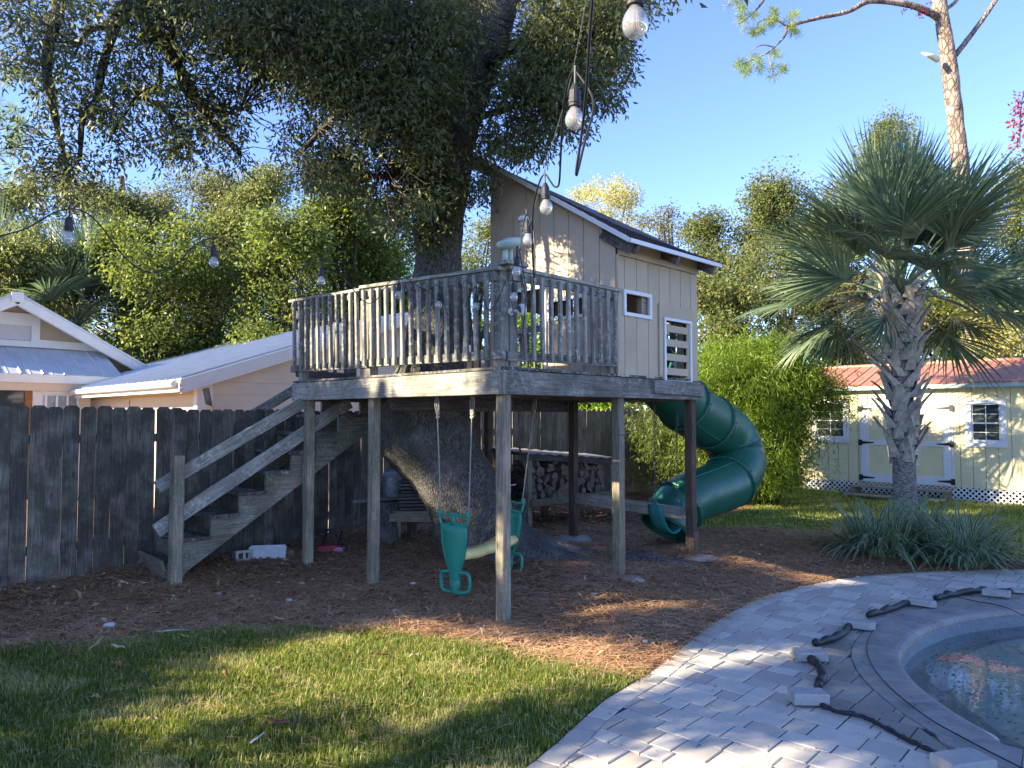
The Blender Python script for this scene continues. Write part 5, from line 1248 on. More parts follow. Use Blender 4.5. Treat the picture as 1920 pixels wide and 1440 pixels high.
# the tall pine at the right
pine = empty('pine_tree', (13.8, 22, 0), 0, 'tall pine with pinkish flaking trunk and long bare side branches above the palm', 'tree'); T = Vector((13.8, 22, 0)); TM = Matrix.Translation(-T)
bark_tube('trunk', [P(1830, 800, 22), P(1822, 690, 22), P(1815, 520, 22), P(1800, 300, 22), P(1790, 220, 22), P(1783, 150, 22), P(1775, 90, 22), P(1765, 30, 22), P(1758, -40, 22), P(1745, -200, 22)], [.24, .235, .23, .23, .225, .235, .22, .19, .17, .12], M_PINEB, pine, 22, 6, .03, 5, TM)
def pb(pts, r0, r1): bark_tube('branch', [P(x, y, 22+d) for x, y, d in pts], list(np.linspace(r0, r1, len(pts))), M_PINEB, pine, 9, 5, .012, 6, TM)
pb([(1768, 38, 0), (1740, 22, -.2), (1700, 8, -.4), (1632, 2, -.6), (1590, 22, -.8), (1530, 35, -1), (1475, 50, -1.2)], .12, .04)
pb([(1790, 105, 0), (1810, 80, .2), (1840, 40, .4), (1870, -5, .6), (1900, -60, .8)], .09, .06)
pb([(1768, 20, 0), (1790, 5, .2), (1810, -20, .4)], .07, .04)
pb([(1475, 50, -1.2), (1470, 70, -1.2), (1440, 98, -1.25), (1412, 112, -1.3), (1392, 120, -1.3)], .035, .012)
pb([(1440, 98, -1.25), (1445, 120, -1.25), (1450, 135, -1.2)], .02, .01); pb([(1450, 88, -1.2), (1425, 85, -1.3), (1400, 105, -1.3)], .018, .008)
pb([(1475, 50, -1.2), (1450, 35, -1.2), (1425, 40, -1.2), (1415, 60, -1.2)], .025, .01); pb([(1520, 38, -1), (1495, 45, -1), (1490, 60, -1)], .02, .01)
pb([(1450, -30, -1), (1425, 10, -1.1), (1400, 35, -1.2), (1385, 45, -1.2)], .04, .012)
o = MB().tube([P(1758, 112, 21.8), P(1745, 105, 21.6), P(1728, 99, 21.5)], [.09, .075, .02], 8).build('broken_stub', m_plain('bare_pale_wood', (.7, .64, .52), .8), pine, True, TM)
tc = []
for px, py, s_ in [(1385, 20, 14), (1395, 40, 12), (1375, 5, 12), (1410, 30, 10), (1400, 120, 10), (1385, 115, 10), (1415, 110, 8), (1445, 135, 10), (1455, 105, 8), (1430, 130, 8), (1425, 55, 9), (1440, 45, 8), (1410, 62, 8), (1490, 60, 8), (1488, 30, 7), (1480, 48, 7), (1460, 35, 8), (1450, 20, 6), (1385, -10, 14), (1470, 130, 5), (1395, 132, 8)]:
    for _ in range(4): tc.append(tuple(P(px+rng.normal()*s_*.6, py+rng.normal()*s_*.6, 20.8+rng.normal()*.2)))
tufts(np.array(tc), 55, .24, .011, M_PINEN, 'needle_tufts', pine, np.array(T))
rc = np.array([tuple(P(1722+rng.normal()*12, 22+rng.normal()*6, 21.7)) for _ in range(9)]); Q, t = clump_leaves(rc, .07, 8, .08, .05); link_np('creeper_leaves', Q-np.array(T), t, M_LEAF_RE, pine)
rc = [tuple(P(1915+rng.normal()*7, y+rng.normal()*10, 14)) for y in (185, 205, 225, 240, 255, 275) for _ in range(3)]
e = empty('red_leaved_tree', P(2060, 760, 14), 0, 'crimson-leaved branch hanging in at the right picture edge', 'tree'); e.location.z = .1; T = np.array(e.location)
Q, t = clump_leaves(np.array(rc), .13, 12, .09, .045); link_np('crown', Q-T, t, M_LEAF_RE, e)
bark_tube('trunk', [Vector(T), P(2040, 400, 14), P(2000, 180, 14), P(1960, 120, 14)], [.1, .08, .05, .03], M_BARKB, e, 8, 5, .01, 3, Matrix.Translation(-Vector(T)))
bark_tube('branch', [P(2000, 180, 14), P(1935, 160, 14), P(1916, 190, 14), P(1912, 270, 14)], [.03, .02, .01, .006], M_BARKB, e, 6, 5, .005, 3, Matrix.Translation(-Vector(T)))
# pinkish bare trunk among the left trees
e = empty('pine_tree', (-13.2, 25, 0), 0, 'straight brown pine trunk standing among the left background trees', 'tree')
bark_tube('trunk', [P(238, 760, 25), P(236, 600, 25), P(232, 480, 25), P(228, 330, 25)], [.2, .18, .16, .08], M_PINEB, e, 12, 5, .03, 3, Matrix.Translation((13.2, -25, 0)))

# ------------------------------------------------------------------ palms
def frond_mesh(seed, droop, rise, nl=38, pet=.95, L=1.22, w=.046, fan=R(150)):
    """costapalmate frond along +X: petiole then a fan of folded leaflets with hanging tips."""
    rn = random.Random(seed); V = []; F = []; T = []
    def add(vs, f, t):
        n = len(V); V.extend(vs); F.extend([[i+n for i in q] for q in f]); T.extend([t]*len(f))
    # petiole
    pts = []
    for i in range(7):
        f = i/6; pts.append(Vector((pet*f, 0, rise*f-droop*.35*f*f)))
    mb = MB().tube(pts, [.022-.010*i/6 for i in range(7)], 5, flat=.5); add(mb.V, mb.F, .75)
    base = pts[-1]; td = (pts[-1]-pts[-2]).normalized()
    for k in range(nl):
        f = k/(nl-1)*2-1; a = f*fan/2+rn.uniform(-.03, .03); ll = L*(1-.28*abs(f)**1.5)*rn.uniform(.88, 1.06)
        root = base+td*(.28*(1-abs(f)))*1.0
        d = Vector((math.cos(a), math.sin(a), td.z*math.cos(a)*.9+.10+rn.uniform(-.05, .05)+.16*abs(f))).normalized(); p = root.copy(); dr = droop*rn.uniform(.7, 1.3)
        side = Vector((-math.sin(a), math.cos(a), 0)); nsg = 7; vs = []
        for i in range(nsg+1):
            g_ = i/nsg; wd = w*(.35+1.1*g_ if g_ < .45 else .85*(1-g_)/.55+.03)
            up = d.cross(side).normalized(); vs += [p-side*wd/2, p-up*wd*.22 if up.z > 0 else p+up*wd*.22, p+side*wd/2]
            p = p+d*(ll/nsg); d = (d+Vector((0, 0, -1))*dr*(.05+.34*g_*g_)).normalized()
        fs = []
        for i in range(nsg): fs += [(i*3, i*3+1, i*3+4, i*3+3), (i*3+1, i*3+2, i*3+5, i*3+4)]
        add(vs, fs, rn.random()*.75)
    me = D.meshes.new('frond'); me.from_pydata([tuple(v) for v in V], [], F)
    a = me.attributes.new('tint', 'FLOAT', 'FACE'); a.data.foreach_set('value', T); me.materials.append(M_PALML); me.update(); return me
FR = [frond_mesh(i, dr, ri) for i, (dr, ri) in enumerate(((.3, .30), (.55, .28), (.85, .22), (1.05, .17), (1.25, .12), (.4, .28), (.9, .18), (1.1, .14)))]
def palm(base, H, n, label, scale=1.0, boots=True, dead=0, r0=.17, seed=3, name='palm_tree', group='palms'):
    rn = random.Random(seed); b = Vector(base); e = empty(name, b, 0, label, 'palm tree', group)
    hb = H*.24 if boots else 0
    bark_tube('trunk', [(0, 0, -.15), (.0, 0, H*.12), (0.005, 0, hb+.12), (0, 0, H*.6), (0, 0, H)], [r0*1.08, r0, r0*.94, r0*.85, r0*.7], M_PALMT, e, 26, 8, .008, 9)
    if boots:
        z = hb; k = 0
        while z < H-.02:
            a = k*R(137.5)+rn.uniform(-.12, .12); f = (z-hb)/(H-hb); ln = rn.uniform(.36, .50)*(1+.3*f); w0 = .20*scale
            V = []; F = []; out = rn.uniform(.55, 1.15)*(1 if f < .75 else .7); ns = 7; tw = rn.choice((-1, 1))*rn.uniform(.35, .8)
            for i in range(ns+1):
                g_ = i/ns; rr = r0*(1.05+.25*f)+.012+out*(.22+.10*f)*g_**1.7; zz = z+ln*g_*(1-.12*g_); wd = w0*(1-.62*min(1, g_*1.5)); th = .034*(1-.45*g_); aa = a+tw*g_
                c = Vector((math.cos(aa), math.sin(aa), 0)); s_ = Vector((-math.sin(aa), math.cos(aa), 0)); p = c*rr+Vector((0, 0, zz)); sp = w0*.0
                bend = -c*wd*wd*2.0
                V += [p-s_*wd/2+bend, p+c*th, p+s_*wd/2+bend, p-c*th*.9]
            for i in range(ns): F += [(i*4+q, i*4+(q+1) % 4, (i+1)*4+(q+1) % 4, (i+1)*4+q) for q in range(4)]
            F += [(3, 2, 1, 0), tuple(ns*4+q for q in range(4))]
            meshobj('leaf_base', V, F, M_PALMB, e); z += (H-hb)/84*rn.uniform(.7, 1.3); k += 1
    for k in range(n):
        f = k/(n-1); a = k*R(137.5)+rn.uniform(-.2, .2); el = R(84)-f*R(88)+rn.uniform(-.1, .1)
        me = FR[min(7, int(f*5)) if rn.random() < .7 else rn.randrange(8)] if f > .15 else FR[0]
        M_ = Matrix.Translation((.06*math.cos(a), .06*math.sin(a), H-.05-.25*f+.1)) @ Matrix.Rotation(a, 4, 'Z') @ Matrix.Rotation(-el, 4, 'Y') @ Matrix.Rotation(rn.uniform(-1.0, 1.0), 4, 'X') @ Matrix.Scale(scale*rn.uniform(.85, 1.1), 4)
        o = link('frond', me, e, M_)
    if dead:
        Q = []; 
        c = in_ell((0, 0, H-.75), (.45, .45, .4), 900); d = unit(c*np.array([1, 1, 0])+np.array([0, 0, -H*0])*0+rng.normal(size=c.shape)*.2+np.array([0, 0, -1.2]))
        Q = leaf_quads(c, d, unit(rng.normal(size=c.shape)), .6, .02, 0); link_np('dead_skirt', Q, rng.random(900), M_DEADP, e, 'stuff')
    return e
pb_ = P(1697, 960, 11.0); pz = hz(pb_.x, pb_.y)
palm((pb_.x, pb_.y, pz), 3.48, 66, 'sabal palm with criss-cross leaf bases in front of the shed doors', 1.0, True, 0, .165)
bp_ = P(140, 760, 20); palm((bp_.x, bp_.y, 0), 4.35, 26, 'palm behind the low house with brown dead fronds under its crown', 1.3, False, 1, .2, 9)
bp_ = P(-15, 760, 21); palm((bp_.x, bp_.y, 0), 5.0, 22, 'dark palm cut off by the left picture edge', 1.2, False, 0, .2, 10)
bp_ = P(325, 760, 20); palm((bp_.x, bp_.y, 0), 2.6, 12, 'small young palm low between the two house roofs', .8, False, 0, .12, 11)

# ------------------------------------------------------------------ bamboo bush
def bamboo(px, Y, H0, n, sx, sy, per, label, mat):
    bb = P(px, 900, Y); bb.z = hz(bb.x, bb.y); bush = empty('bamboo_bush', bb, 0, label, 'bush', 'bamboo clumps by the back fence'); cl = []; V = MB()
    for k in range(n):
        a = random.uniform(0, 6.28); r_ = random.random()**.55; x, y = .4*r_*math.cos(a), .4*r_*math.sin(a); H = H0*(1-.24*r_*r_)+random.uniform(-.3, .15)
        ox, oy = sx*r_*math.cos(a)*random.uniform(.8, 1.1), sy*r_*math.sin(a)
        pts = [Vector((x, y, 0)), Vector((x+ox*.35, y+oy*.35, H*.45)), Vector((x+ox*.8, y+oy*.8, H*.82)), Vector((x+ox*1.1, y+oy*1.1, H*.96-.35*r_))]
        V.tube(smooth_path(pts, 2), [.012, .011, .010, .008, .006, .004, .003], 4, False)
        for q in range(62):
            f = random.uniform(.10, 1); i = min(2, int(f*3)); p = pts[i].lerp(pts[i+1], f*3-i); sp = .30*(1-.3*f); cl.append((p.x+random.gauss(0, sp), p.y+random.gauss(0, sp), max(.3, p.z+random.gauss(0, .12))))
    V.build('culms', mat, bush); cl = np.array(cl); c = np.repeat(cl, per, 0)+rng.normal(size=(len(cl)*per, 3))*.07
    d = unit(rng.normal(size=c.shape)*.8+np.array([0, 0, -.35])+c*np.array([.6, .6, 0])); Q = leaf_quads(c, d, unit(rng.normal(size=c.shape)*.5+np.array([0, 0, 1.])), .12*rng.uniform(.6, 1.2, len(c)), .015)
    link_np('foliage', Q, np.clip(np.repeat(rng.random(len(cl)), per)*.5+rng.random(len(c))*.5, 0, 1), mat, bush)
bamboo(1412, 13.2, 3.1, 130, 1.0, 1.0, 19, 'feathery lime-green bamboo clump between the slide and the shed', M_BAMBOO)
bamboo(1278, 14.0, 1.95, 32, .5, .4, 12, 'lower shaded bamboo clump behind the slide hanging over the back fence', M_LEAF_DG)

# ------------------------------------------------------------------ striped strap-leaved clumps by the patio
def flax(px, py, n, rad, label, seed, sc=1.0):
    rn = random.Random(seed); b = G(px, py, .12); b.z = hz(b.x, b.y); e = empty('flax_lily', b, 0, label, 'plant', 'striped border plants')
    Q = []; T = []
    for k in range(n):
        a = rn.uniform(0, 6.28); r_ = rad*rn.random()**.7*.62; p = Vector((r_*math.cos(a), r_*math.sin(a), 0)); a2 = a+rn.gauss(0, .6)
        L = sc*rn.uniform(.50, .90); el = rn.uniform(.45, 1.35); d = Vector((math.cos(a2)*math.cos(el), math.sin(a2)*math.cos(el), math.sin(el))); w = rn.uniform(.020, .034); ns = 5
        s_ = Vector((-math.sin(a2), math.cos(a2), 0)); t = rn.random()*.62; prev = None
        for i in range(ns+1):
            g_ = i/ns; wd = w*(1-.15*g_ if g_ < .6 else .91*(1-g_)/.4+.04); row = [p-s_*wd/2, p-s_*wd*.38, p+s_*wd*.38, p+s_*wd/2]
            if prev:
                for q in range(3): Q.append([tuple(prev[q]), tuple(prev[q+1]), tuple(row[q+1]), tuple(row[q])]); T.append(.97 if q != 1 else t)
            prev = row; p = p+d*(L/ns); d = (d+Vector((0, 0, -1))*.24*(1+g_*1.5)*rn.uniform(.6, 1.3)).normalized()
    link_np('leaves', np.array(Q), np.array(T), M_FLAX, e)
flax(1650, 1030, 430, .52, 'left striped strap-leaf clump in front of the palm', 1)
flax(1800, 1036, 430, .56, 'right striped strap-leaf clump beside the lawn edge', 2, 1.05)
flax(1725, 1008, 170, .36, 'smaller striped clump at the foot of the palm trunk', 3, .85)

# ------------------------------------------------------------------ grass, straw, litter
def scatter(n, x0, x1, y0, y1, cond):
    X = rng.uniform(x0, x1, n); Y = rng.uniform(y0, y1, n); m = cond(X, Y); X, Y = X[m], Y[m]; return X, Y, height(X, Y)
def lowf(X, Y, s=1.0):
    return .5+.25*np.sin(X*1.9*s+1.3*np.sin(Y*2.3*s))+.25*np.sin(Y*2.7*s+1.7*np.sin(X*1.4*s+1))
def blades(name, X, Y, Z, L, w, lean, kind, mat, tlo=0, thi=1, nseg=2):
    N = len(X); a = rng.random(N)*6.283; L = L*rng.uniform(.5, 1.25, N); ln = rng.random(N)*lean
    p0 = np.stack([X, Y, Z-.004], 1); dh = np.stack([np.cos(a), np.sin(a), np.zeros(N)], 1); s_ = np.stack([-np.sin(a), np.cos(a), np.zeros(N)], 1)
    up = np.array([0, 0, 1.]); p1 = p0+up*(L*.55*np.cos(ln*.6))[:, None]+dh*(L*.5*np.sin(ln*.6))[:, None]; p2 = p1+up*(L*.5*np.cos(ln*1.5))[:, None]+dh*(L*.5*np.sin(ln*1.5))[:, None]
    w = w*rng.uniform(.6, 1.2, N)[:, None]
    Q1 = np.stack([p0-s_*w/2, p0+s_*w/2, p1+s_*w*.42, p1-s_*w*.42], 1); Q2 = np.stack([p1-s_*w*.42, p1+s_*w*.42, p2+s_*w*.05, p2-s_*w*.05], 1)
    b = lowf(X, Y); pt = lowf(X+5, Y*1.3+2, 2.3); t = tlo+(thi-tlo)*np.clip(rng.random(N)*.55+.28*b+.15*pt-.03, 0, 1)
    dead = rng.random(N) < (.17+.45*(pt > .78)); t = np.where(dead, rng.uniform(.8, 1, N), t*.8)
    return link_np(name, np.concatenate([Q1, Q2]), np.concatenate([t, t]), mat, None, kind)
fl = lambda X, Y: inpoly(X, Y, lawn_poly) & ~inpoly(X, Y, patio_poly) & (X > -1.0*Y*.75-1.2)
X, Y, Z = scatter(330000, -6.0, 1.9, 2.9, 6.1, lambda X, Y: fl(X, Y) & (rng.random(X.shape) < np.clip(6.5/Y**1.2, 0, 1)))
print('grass', len(X)); blades('grass', X, Y, Z, .048, .0056, 1.25, 'stuff', M_GRASS)
X, Y, Z = scatter(90000, 1.8, 12, 7.5, 16, lambda X, Y: inpoly(X, Y, rlawn_poly) & ~inpoly(X, Y, patio_poly))
blades('grass', X, Y, Z, .055, .012, .9, 'stuff', M_GRASS, .35, 1)
# ragged tufts over the lawn border
d0 = lambda X, Y: (segdist(X, Y, lawn_poly[:13], False) < .10) & ~inpoly(X, Y, patio_poly)
X, Y, Z = scatter(200000, -5.6, 1.9, 4.2, 6.2, d0); k = rng.random(len(X)) < .7
blades('grass', X[k], Y[k], Z[k], .05, .0045, 1.3, 'stuff', M_GRASS)
def needles(name, X, Y, Z, L, w, mat, lift=.02, kind='stuff', tb=None):
    N = len(X); a = rng.random(N)*6.283; L = L*rng.uniform(.5, 1.2, N); bend = rng.normal(0, .5, N); z0 = rng.uniform(.001, lift, N); sl = rng.normal(0, .10, N)
    d1 = np.stack([np.cos(a), np.sin(a), sl], 1); a2 = a+bend; d2 = np.stack([np.cos(a2), np.sin(a2), sl*.2-.03], 1)
    s1 = np.stack([-np.sin(a), np.cos(a), np.zeros(N)], 1); s2 = np.stack([-np.sin(a2), np.cos(a2), np.zeros(N)], 1)
    p0 = np.stack([X, Y, Z+z0], 1); p1 = p0+d1*(L/2)[:, None]; p2 = p1+d2*(L/2)[:, None]; ww = w*rng.uniform(.6, 1.3, N)[:, None]
    Q1 = np.stack([p0-s1*ww*.3, p0+s1*ww*.3, p1+s1*ww/2, p1-s1*ww/2], 1); Q2 = np.stack([p1-s1*ww/2, p1+s1*ww/2, p2+s2*ww*.15, p2-s2*ww*.15], 1)
    t = rng.random(N) if tb is None else tb
    t = t*.75+.25*lowf(X, Y, 1.7)*rng.random(N); return link_np(name, np.concatenate([Q1, Q2]), np.concatenate([t, t]), mat, None, kind)
mul = lambda X, Y: ~inpoly(X, Y, lawn_poly) & ~inpoly(X, Y, patio_poly) & ~inpoly(X, Y, rlawn_poly) & ((X-Y) > -11.9)
X, Y, Z = scatter(210000, -5.5, 5.5, 4.2, 10.5, lambda X, Y: mul(X, Y) & (rng.random(X.shape) < np.clip(7.5/Y, .35, 1)))
print('straw', len(X)); needles('pine_straw', X, Y, Z, .17, .0055, M_STRAW, .032)
X, Y, Z = scatter(3500, -5.5, 1.9, 3.2, 5.8, fl); needles('pine_straw', X, Y, Z+.02, .10, .003, M_STRAW, .03)
X, Y, Z = scatter(26000, -5.5, 7, 4.2, 14, mul)
w_ = np.exp(-(((X-Y+11.2)*C45)/1.1)**2); k = rng.random(len(X)) < .24+.76*w_; X, Y, Z = X[k], Y[k], Z[k]
N = len(X); d = unit(np.stack([rng.normal(size=N), rng.normal(size=N), rng.normal(size=N)*.25], 1)); nn = unit(rng.normal(size=(N, 3))*.35+np.array([0, 0, 1.]))
link_np('leaf_litter', leaf_quads(np.stack([X, Y, Z+rng.uniform(.01, .035, N)], 1), d, nn, rng.uniform(.035, .09, N), rng.uniform(.018, .035, N), .3), rng.random(N), M_LITTER, None, 'stuff')
# crumbs of soil and leaf bits on the patio, the net and the water
X = rng.uniform(.2, 7, 900); Y = rng.uniform(3.3, 8, 900); k = inpoly(X, Y, patio_poly) & ~inpoly(X, Y, pool_poly); X, Y = X[k][:330], Y[k][:330]; N = len(X)
link_np('patio_crumbs', leaf_quads(np.stack([X, Y, np.full(N, .008)], 1), unit(np.stack([rng.normal(size=N), rng.normal(size=N), np.zeros(N)], 1)), np.tile([0, 0, 1.], (N, 1)), rng.uniform(.008, .022, N), rng.uniform(.006, .012, N), .4), rng.random(N)*.3, M_LITTER, None, 'stuff')
X = rng.uniform(2.6, 7.9, 2600); Y = rng.uniform(2.6, 6.7, 2600); k = inpoly(X, Y, pool_poly) & (segdist(X, Y, pool_poly) > .06); X, Y = X[k], Y[k]; N = len(X)
link_np('floating_leaves', leaf_quads(np.stack([X, Y, np.full(N, WATER_Z+.004)], 1), unit(np.stack([rng.normal(size=N), rng.normal(size=N), np.zeros(N)], 1)), np.tile([0, 0, 1.], (N, 1)), rng.uniform(.012, .045, N), rng.uniform(.006, .018, N), .1), rng.random(N)*.8, M_LITTER, None, 'stuff')
# gravel grains along the patio's outer edge
X = rng.uniform(1.5, 5, 9000); Y = rng.uniform(5, 8.6, 9000); dd = segdist(X, Y, outer_line, False); k = ~inpoly(X, Y, patio_poly) & (dd < .22*rng.random(9000)**1.5+.02) & (rng.random(9000) < np.exp(-((X-2.6)/1.3)**2)); X, Y = X[k], Y[k]; N = len(X); Z = height(X, Y)
s = m_leaf('pale_gravel', [(.25, .24, .22), (.4, .39, .37), (.55, .54, .52)], 0, .9)
link_np('edge_gravel', leaf_quads(np.stack([X, Y, Z+.008], 1), unit(rng.normal(size=(N, 3))*np.array([1, 1, .5])), unit(rng.normal(size=(N, 3))*.5+np.array([0, 0, 1.])), rng.uniform(.008, .02, N), rng.uniform(.008, .016, N), .5), rng.random(N), s, None, 'stuff')
# the large single leaves that can be told apart
M_BIGL = [m_plain('dry_magnolia_leaf', c, .6, .35, .25, 30) for c in ((.30, .15, .07), (.42, .28, .17), (.17, .07, .045), (.50, .42, .32))]
def big_leaf(px, py, L, rz, mi, label, tilt=.2, onlawn=True):
    p = G(px, py, 0); p.z = hz(p.x, p.y); q = G(px, py, p.z); nx_, W_ = 9, L*.36; V = []; F = []
    for i in range(nx_+1):
        f = i/nx_; hw = W_/2*math.sin(math.pi*min(1, f*.96+.03))**.8; zc = .02*math.sin(f*3.1)+.010*math.sin(f*9)
        V += [(L*(f-.5), -hw, zc+hw*.45), (L*(f-.5), -hw*.5, zc+hw*.12), (L*(f-.5), 0, zc), (L*(f-.5), hw*.5, zc+hw*.15), (L*(f-.5), hw, zc+hw*.35)]
    for i in range(nx_): F += [(i*5+k, i*5+k+1, (i+1)*5+k+1, (i+1)*5+k) for k in range(4)]
    M_ = Matrix.Translation((q.x, q.y, p.z+(.04 if onlawn else .02))) @ Matrix.Rotation(R(rz), 4, 'Z') @ Matrix.Rotation(tilt, 4, 'Y') @ Matrix.Rotation(random.uniform(-.3, .3), 4, 'X')
    o = meshobj('fallen_leaf', V, F, M_BIGL[mi], None, True, M_); md = o.modifiers.new('t', 'SOLIDIFY'); md.thickness = .0012
    tag(o, label, 'leaf', 'large fallen leaves')
big_leaf(257, 1195, .14, 25, 0, 'brown leaf lying on the straw just above the lawn edge at left', .15)
big_leaf(183, 1222, .15, 60, 1, 'curled tan leaf standing up on the lawn edge at left', -.6)
big_leaf(218, 1228, .12, 10, 3, 'pale round leaf at the left lawn edge beside the curled one')
big_leaf(222, 1262, .11, 95, 0, 'red-brown upright leaf on the grass below the pale round leaf', .7)
big_leaf(120, 1238, .11, 0, 2, 'dull dark leaf on the grass near the left straw border')
big_leaf(420, 1278, .09, 100, 0, 'small rust leaf standing upright in the middle left lawn', .8)
big_leaf(285, 1368, .07, 20, 1, 'small tan leaf low in the front lawn')
big_leaf(518, 1375, .15, 15, 2, 'largest dark red-brown leaf near the bottom of the lawn')
big_leaf(521, 1173, .11, 10, 3, 'pale tan leaf on the straw close to the sunlit lawn edge')
big_leaf(343, 1207, .08, 0, 1, 'small tan leaf on the lawn edge between the brown leaf and the twig')
big_leaf(716, 1243, .12, 12, 2, 'dark brown leaf in the sunlit patch of grass')
big_leaf(777, 1244, .08, 30, 1, 'light tan leaf just right of the dark one in the sunlit grass')
big_leaf(180, 1325, .09, 80, 1, 'narrow tan leaf upright in the left foreground grass', .6)
big_leaf(268, 1100, .1, 10, 3, 'bleached leaf on the straw left of the stair foot', .1, False)
big_leaf(229, 1099, .13, -15, 3, 'long whitish leaf on the straw bank by the dark fence', .1, False)
big_leaf(1255, 1182, .1, 10, 1, 'tan leaf on the straw close to the patio curve', .1, False)
big_leaf(1170, 900, .12, 30, 1, 'tan leaf far back below the cross beam', .1, False)

# ------------------------------------------------------------------ objects under and behind the deck
def at_ground(px, py):
    p = G(px, py, 0)
    for _ in range(4): p = G(px, py, hz(p.x, p.y))
    return p
rk = P(1020, 930, 10.9); RKX = -.0
# firewood rack: local x along the fence direction
ra = at_ground(990, 990); rb = Vector((ra.x+1.75*C45, ra.y+1.75*C45, 0))
rack = empty('firewood_rack', (ra.x, ra.y, hz(ra.x, ra.y)), R(47), 'timber firewood rack with a rusty corrugated sheet roof against the back fence', 'rack')
RL, RD = 1.95, .62
for x, h in ((0, 1.0), (RL, .86)):
    for y in (0, RD): board('post', (x, y, -.1), (x, y, h+.06*(y > 0)), .085, .085, M_POST if y == 0 else M_POSTB, rack, (1, 0, 0))
board('post', (RL*.55, 0, -.1), (RL*.55, 0, .30), .085, .085, M_POSTB, rack, (1, 0, 0)); board('post', (RL*.55, RD, -.1), (RL*.55, RD, .30), .085, .085, M_POSTB, rack, (1, 0, 0))
board('shelf_rail', (0, -.06, .34), (RL, -.06, .33), .10, .036, M_POST, rack, (0, 0, 1)); board('shelf_rail', (0, RD, .34), (RL, RD, .33), .10, .036, M_POSTB, rack, (0, 0, 1))
for k in range(4): board('shelf_slat', (.0, .08+k*.14, .37), (RL, .08+k*.14, .36), .1, .025, M_POSTB, rack, (0, 1, 0), .003, .001, 1)
board('top_rail', (-.1, -.03, .98), (RL+.1, -.03, .84), .09, .036, M_EAVE, rack, (0, 0, 1)); board('top_rail', (-.1, RD, 1.05), (RL+.1, RD, .92), .09, .036, M_EAVE, rack, (0, 0, 1))
V = []; F = []; nc = 40
for i in range(nc+1):
    for j, (y, z_) in enumerate(((-.14, 0), (RD+.15, .07))):
        x = -.25+(RL+.5)*i/nc; V.append((x, y, 1.03+z_-.075*x+.012*math.sin(i*1.57)))
for i in range(nc): F.append((i*2, i*2+2, i*2+3, i*2+1))
o = meshobj('corrugated_sheet', V, F, m_plain('rusty_corrugated_iron', (.26, .24, .22), .6, .4, .3, 8, .3, .3, .6, (.2, .09, .05)), rack, True); md = o.modifiers.new('t', 'SOLIDIFY'); md.thickness = .006
RM = Matrix.Translation((ra.x, ra.y, hz(ra.x, ra.y))) @ Matrix.Rotation(R(47), 4, 'Z')
M_LOGB = m_bark('log_bark', (.06, .05, .042), (.15, .125, .10), (1, 1, 1), 20); M_LOGE = m_plain('split_wood', (.20, .15, .11), .9, .1, .5, 12)
lg = []
for k in range(4):                                          # four split-log shapes: bark round side, pale split faces and ends
    V = []; n = 9; r_ = .055+.008*k; prof = [(0, -.01)]+[(r_*math.cos(R(20)+R(140)*i/(n-1)), r_*math.sin(R(20)+R(140)*i/(n-1))) for i in range(n)] if k % 2 else [(r_*(1+.12*math.sin(i*2.3+k))*math.cos(i*2*math.pi/10), r_*(1+.12*math.cos(i*1.7))*math.sin(i*2*math.pi/10)) for i in range(10)]
    n = len(prof); Lg = .40
    V = [(a, -Lg/2, b) for a, b in prof]+[(a*1.02, Lg/2, b) for a, b in prof]
    F = [tuple(range(n)), tuple(range(n, 2*n))[::-1]]+[(i, n+i, n+(i+1) % n, (i+1) % n) for i in range(n)]
    me = D.meshes.new('firewood_log'); me.from_pydata(V, [], F); me.materials.append(M_LOGB); me.materials.append(M_LOGE)
    for p in me.polygons: p.material_index = 1 if (len(p.vertices) > 4 or (k % 2 and (0 in p.vertices))) else 0
    me.update(); lg.append(me)
row = 0; z = .43
while row < 6:
    x = .12+(.05 if row % 2 else 0)
    while x < RL-.08:
        if row >= 5 and random.random() < .35: x += .11; continue
        o = link('firewood_log', random.choice(lg), None, RM @ Matrix.Translation((x, .22+random.uniform(-.06, .05), z+random.uniform(-.012, .012)-.03*(x/RL))) @ Matrix.Rotation(R(random.uniform(-14, 14)), 4, 'Z') @ Matrix.Rotation(random.uniform(0, 6.28), 4, 'Y'))
        tag(o, 'split grey-brown firewood log stacked in the rack by the back fence', 'log', 'firewood logs in the rack'); x += random.uniform(.105, .13)
    z += .083; row += 1
# items left of the oak: bin on a stump, bench with stacked boards
st = at_ground(722, 1027); h_ = .47
stm = MB(); pr = [(.21, -.05), (.19, .05), (.165, .2), (.16, h_-.02), (.15, h_)]
o = stm.lathe(pr, 20).build('tree_stump', M_BARK, None, True, Matrix.Translation((st.x, st.y+.1, hz(st.x, st.y)))); tag(o, 'sawn tree stump carrying a plank and the metal bin left of the oak', 'stump')
o = board('plank', (st.x-.42, st.y-.02, hz(st.x, st.y)+h_+.02), (st.x+.36, st.y+.30, hz(st.x, st.y)+h_+.05), .24, .04, M_EAVE); tag(o, 'dark plank laid across the stump under the metal bin', 'plank')
bz = hz(st.x, st.y)+h_+.055; can = empty('metal_bin', (st.x+.06, st.y+.14, bz), 0, 'small galvanised bin with blue-grey lid standing on the plank over the stump', 'bin')
MB().lathe([(.10, 0), (.105, .01), (.12, .12), (.122, .13), (.13, .24), (.132, .25)], 20).build('body', m_plain('dented_galvanised', (.28, .32, .36), .4, .5, .4, 25, .3, .6), can, True)
MB().lathe([(.142, .245), (.142, .27), (.13, .285), (.06, .31), (.0, .315)], 20).build('lid', m_plain('blue_grey_lid', (.20, .26, .30), .5, .4, .15), can, True)
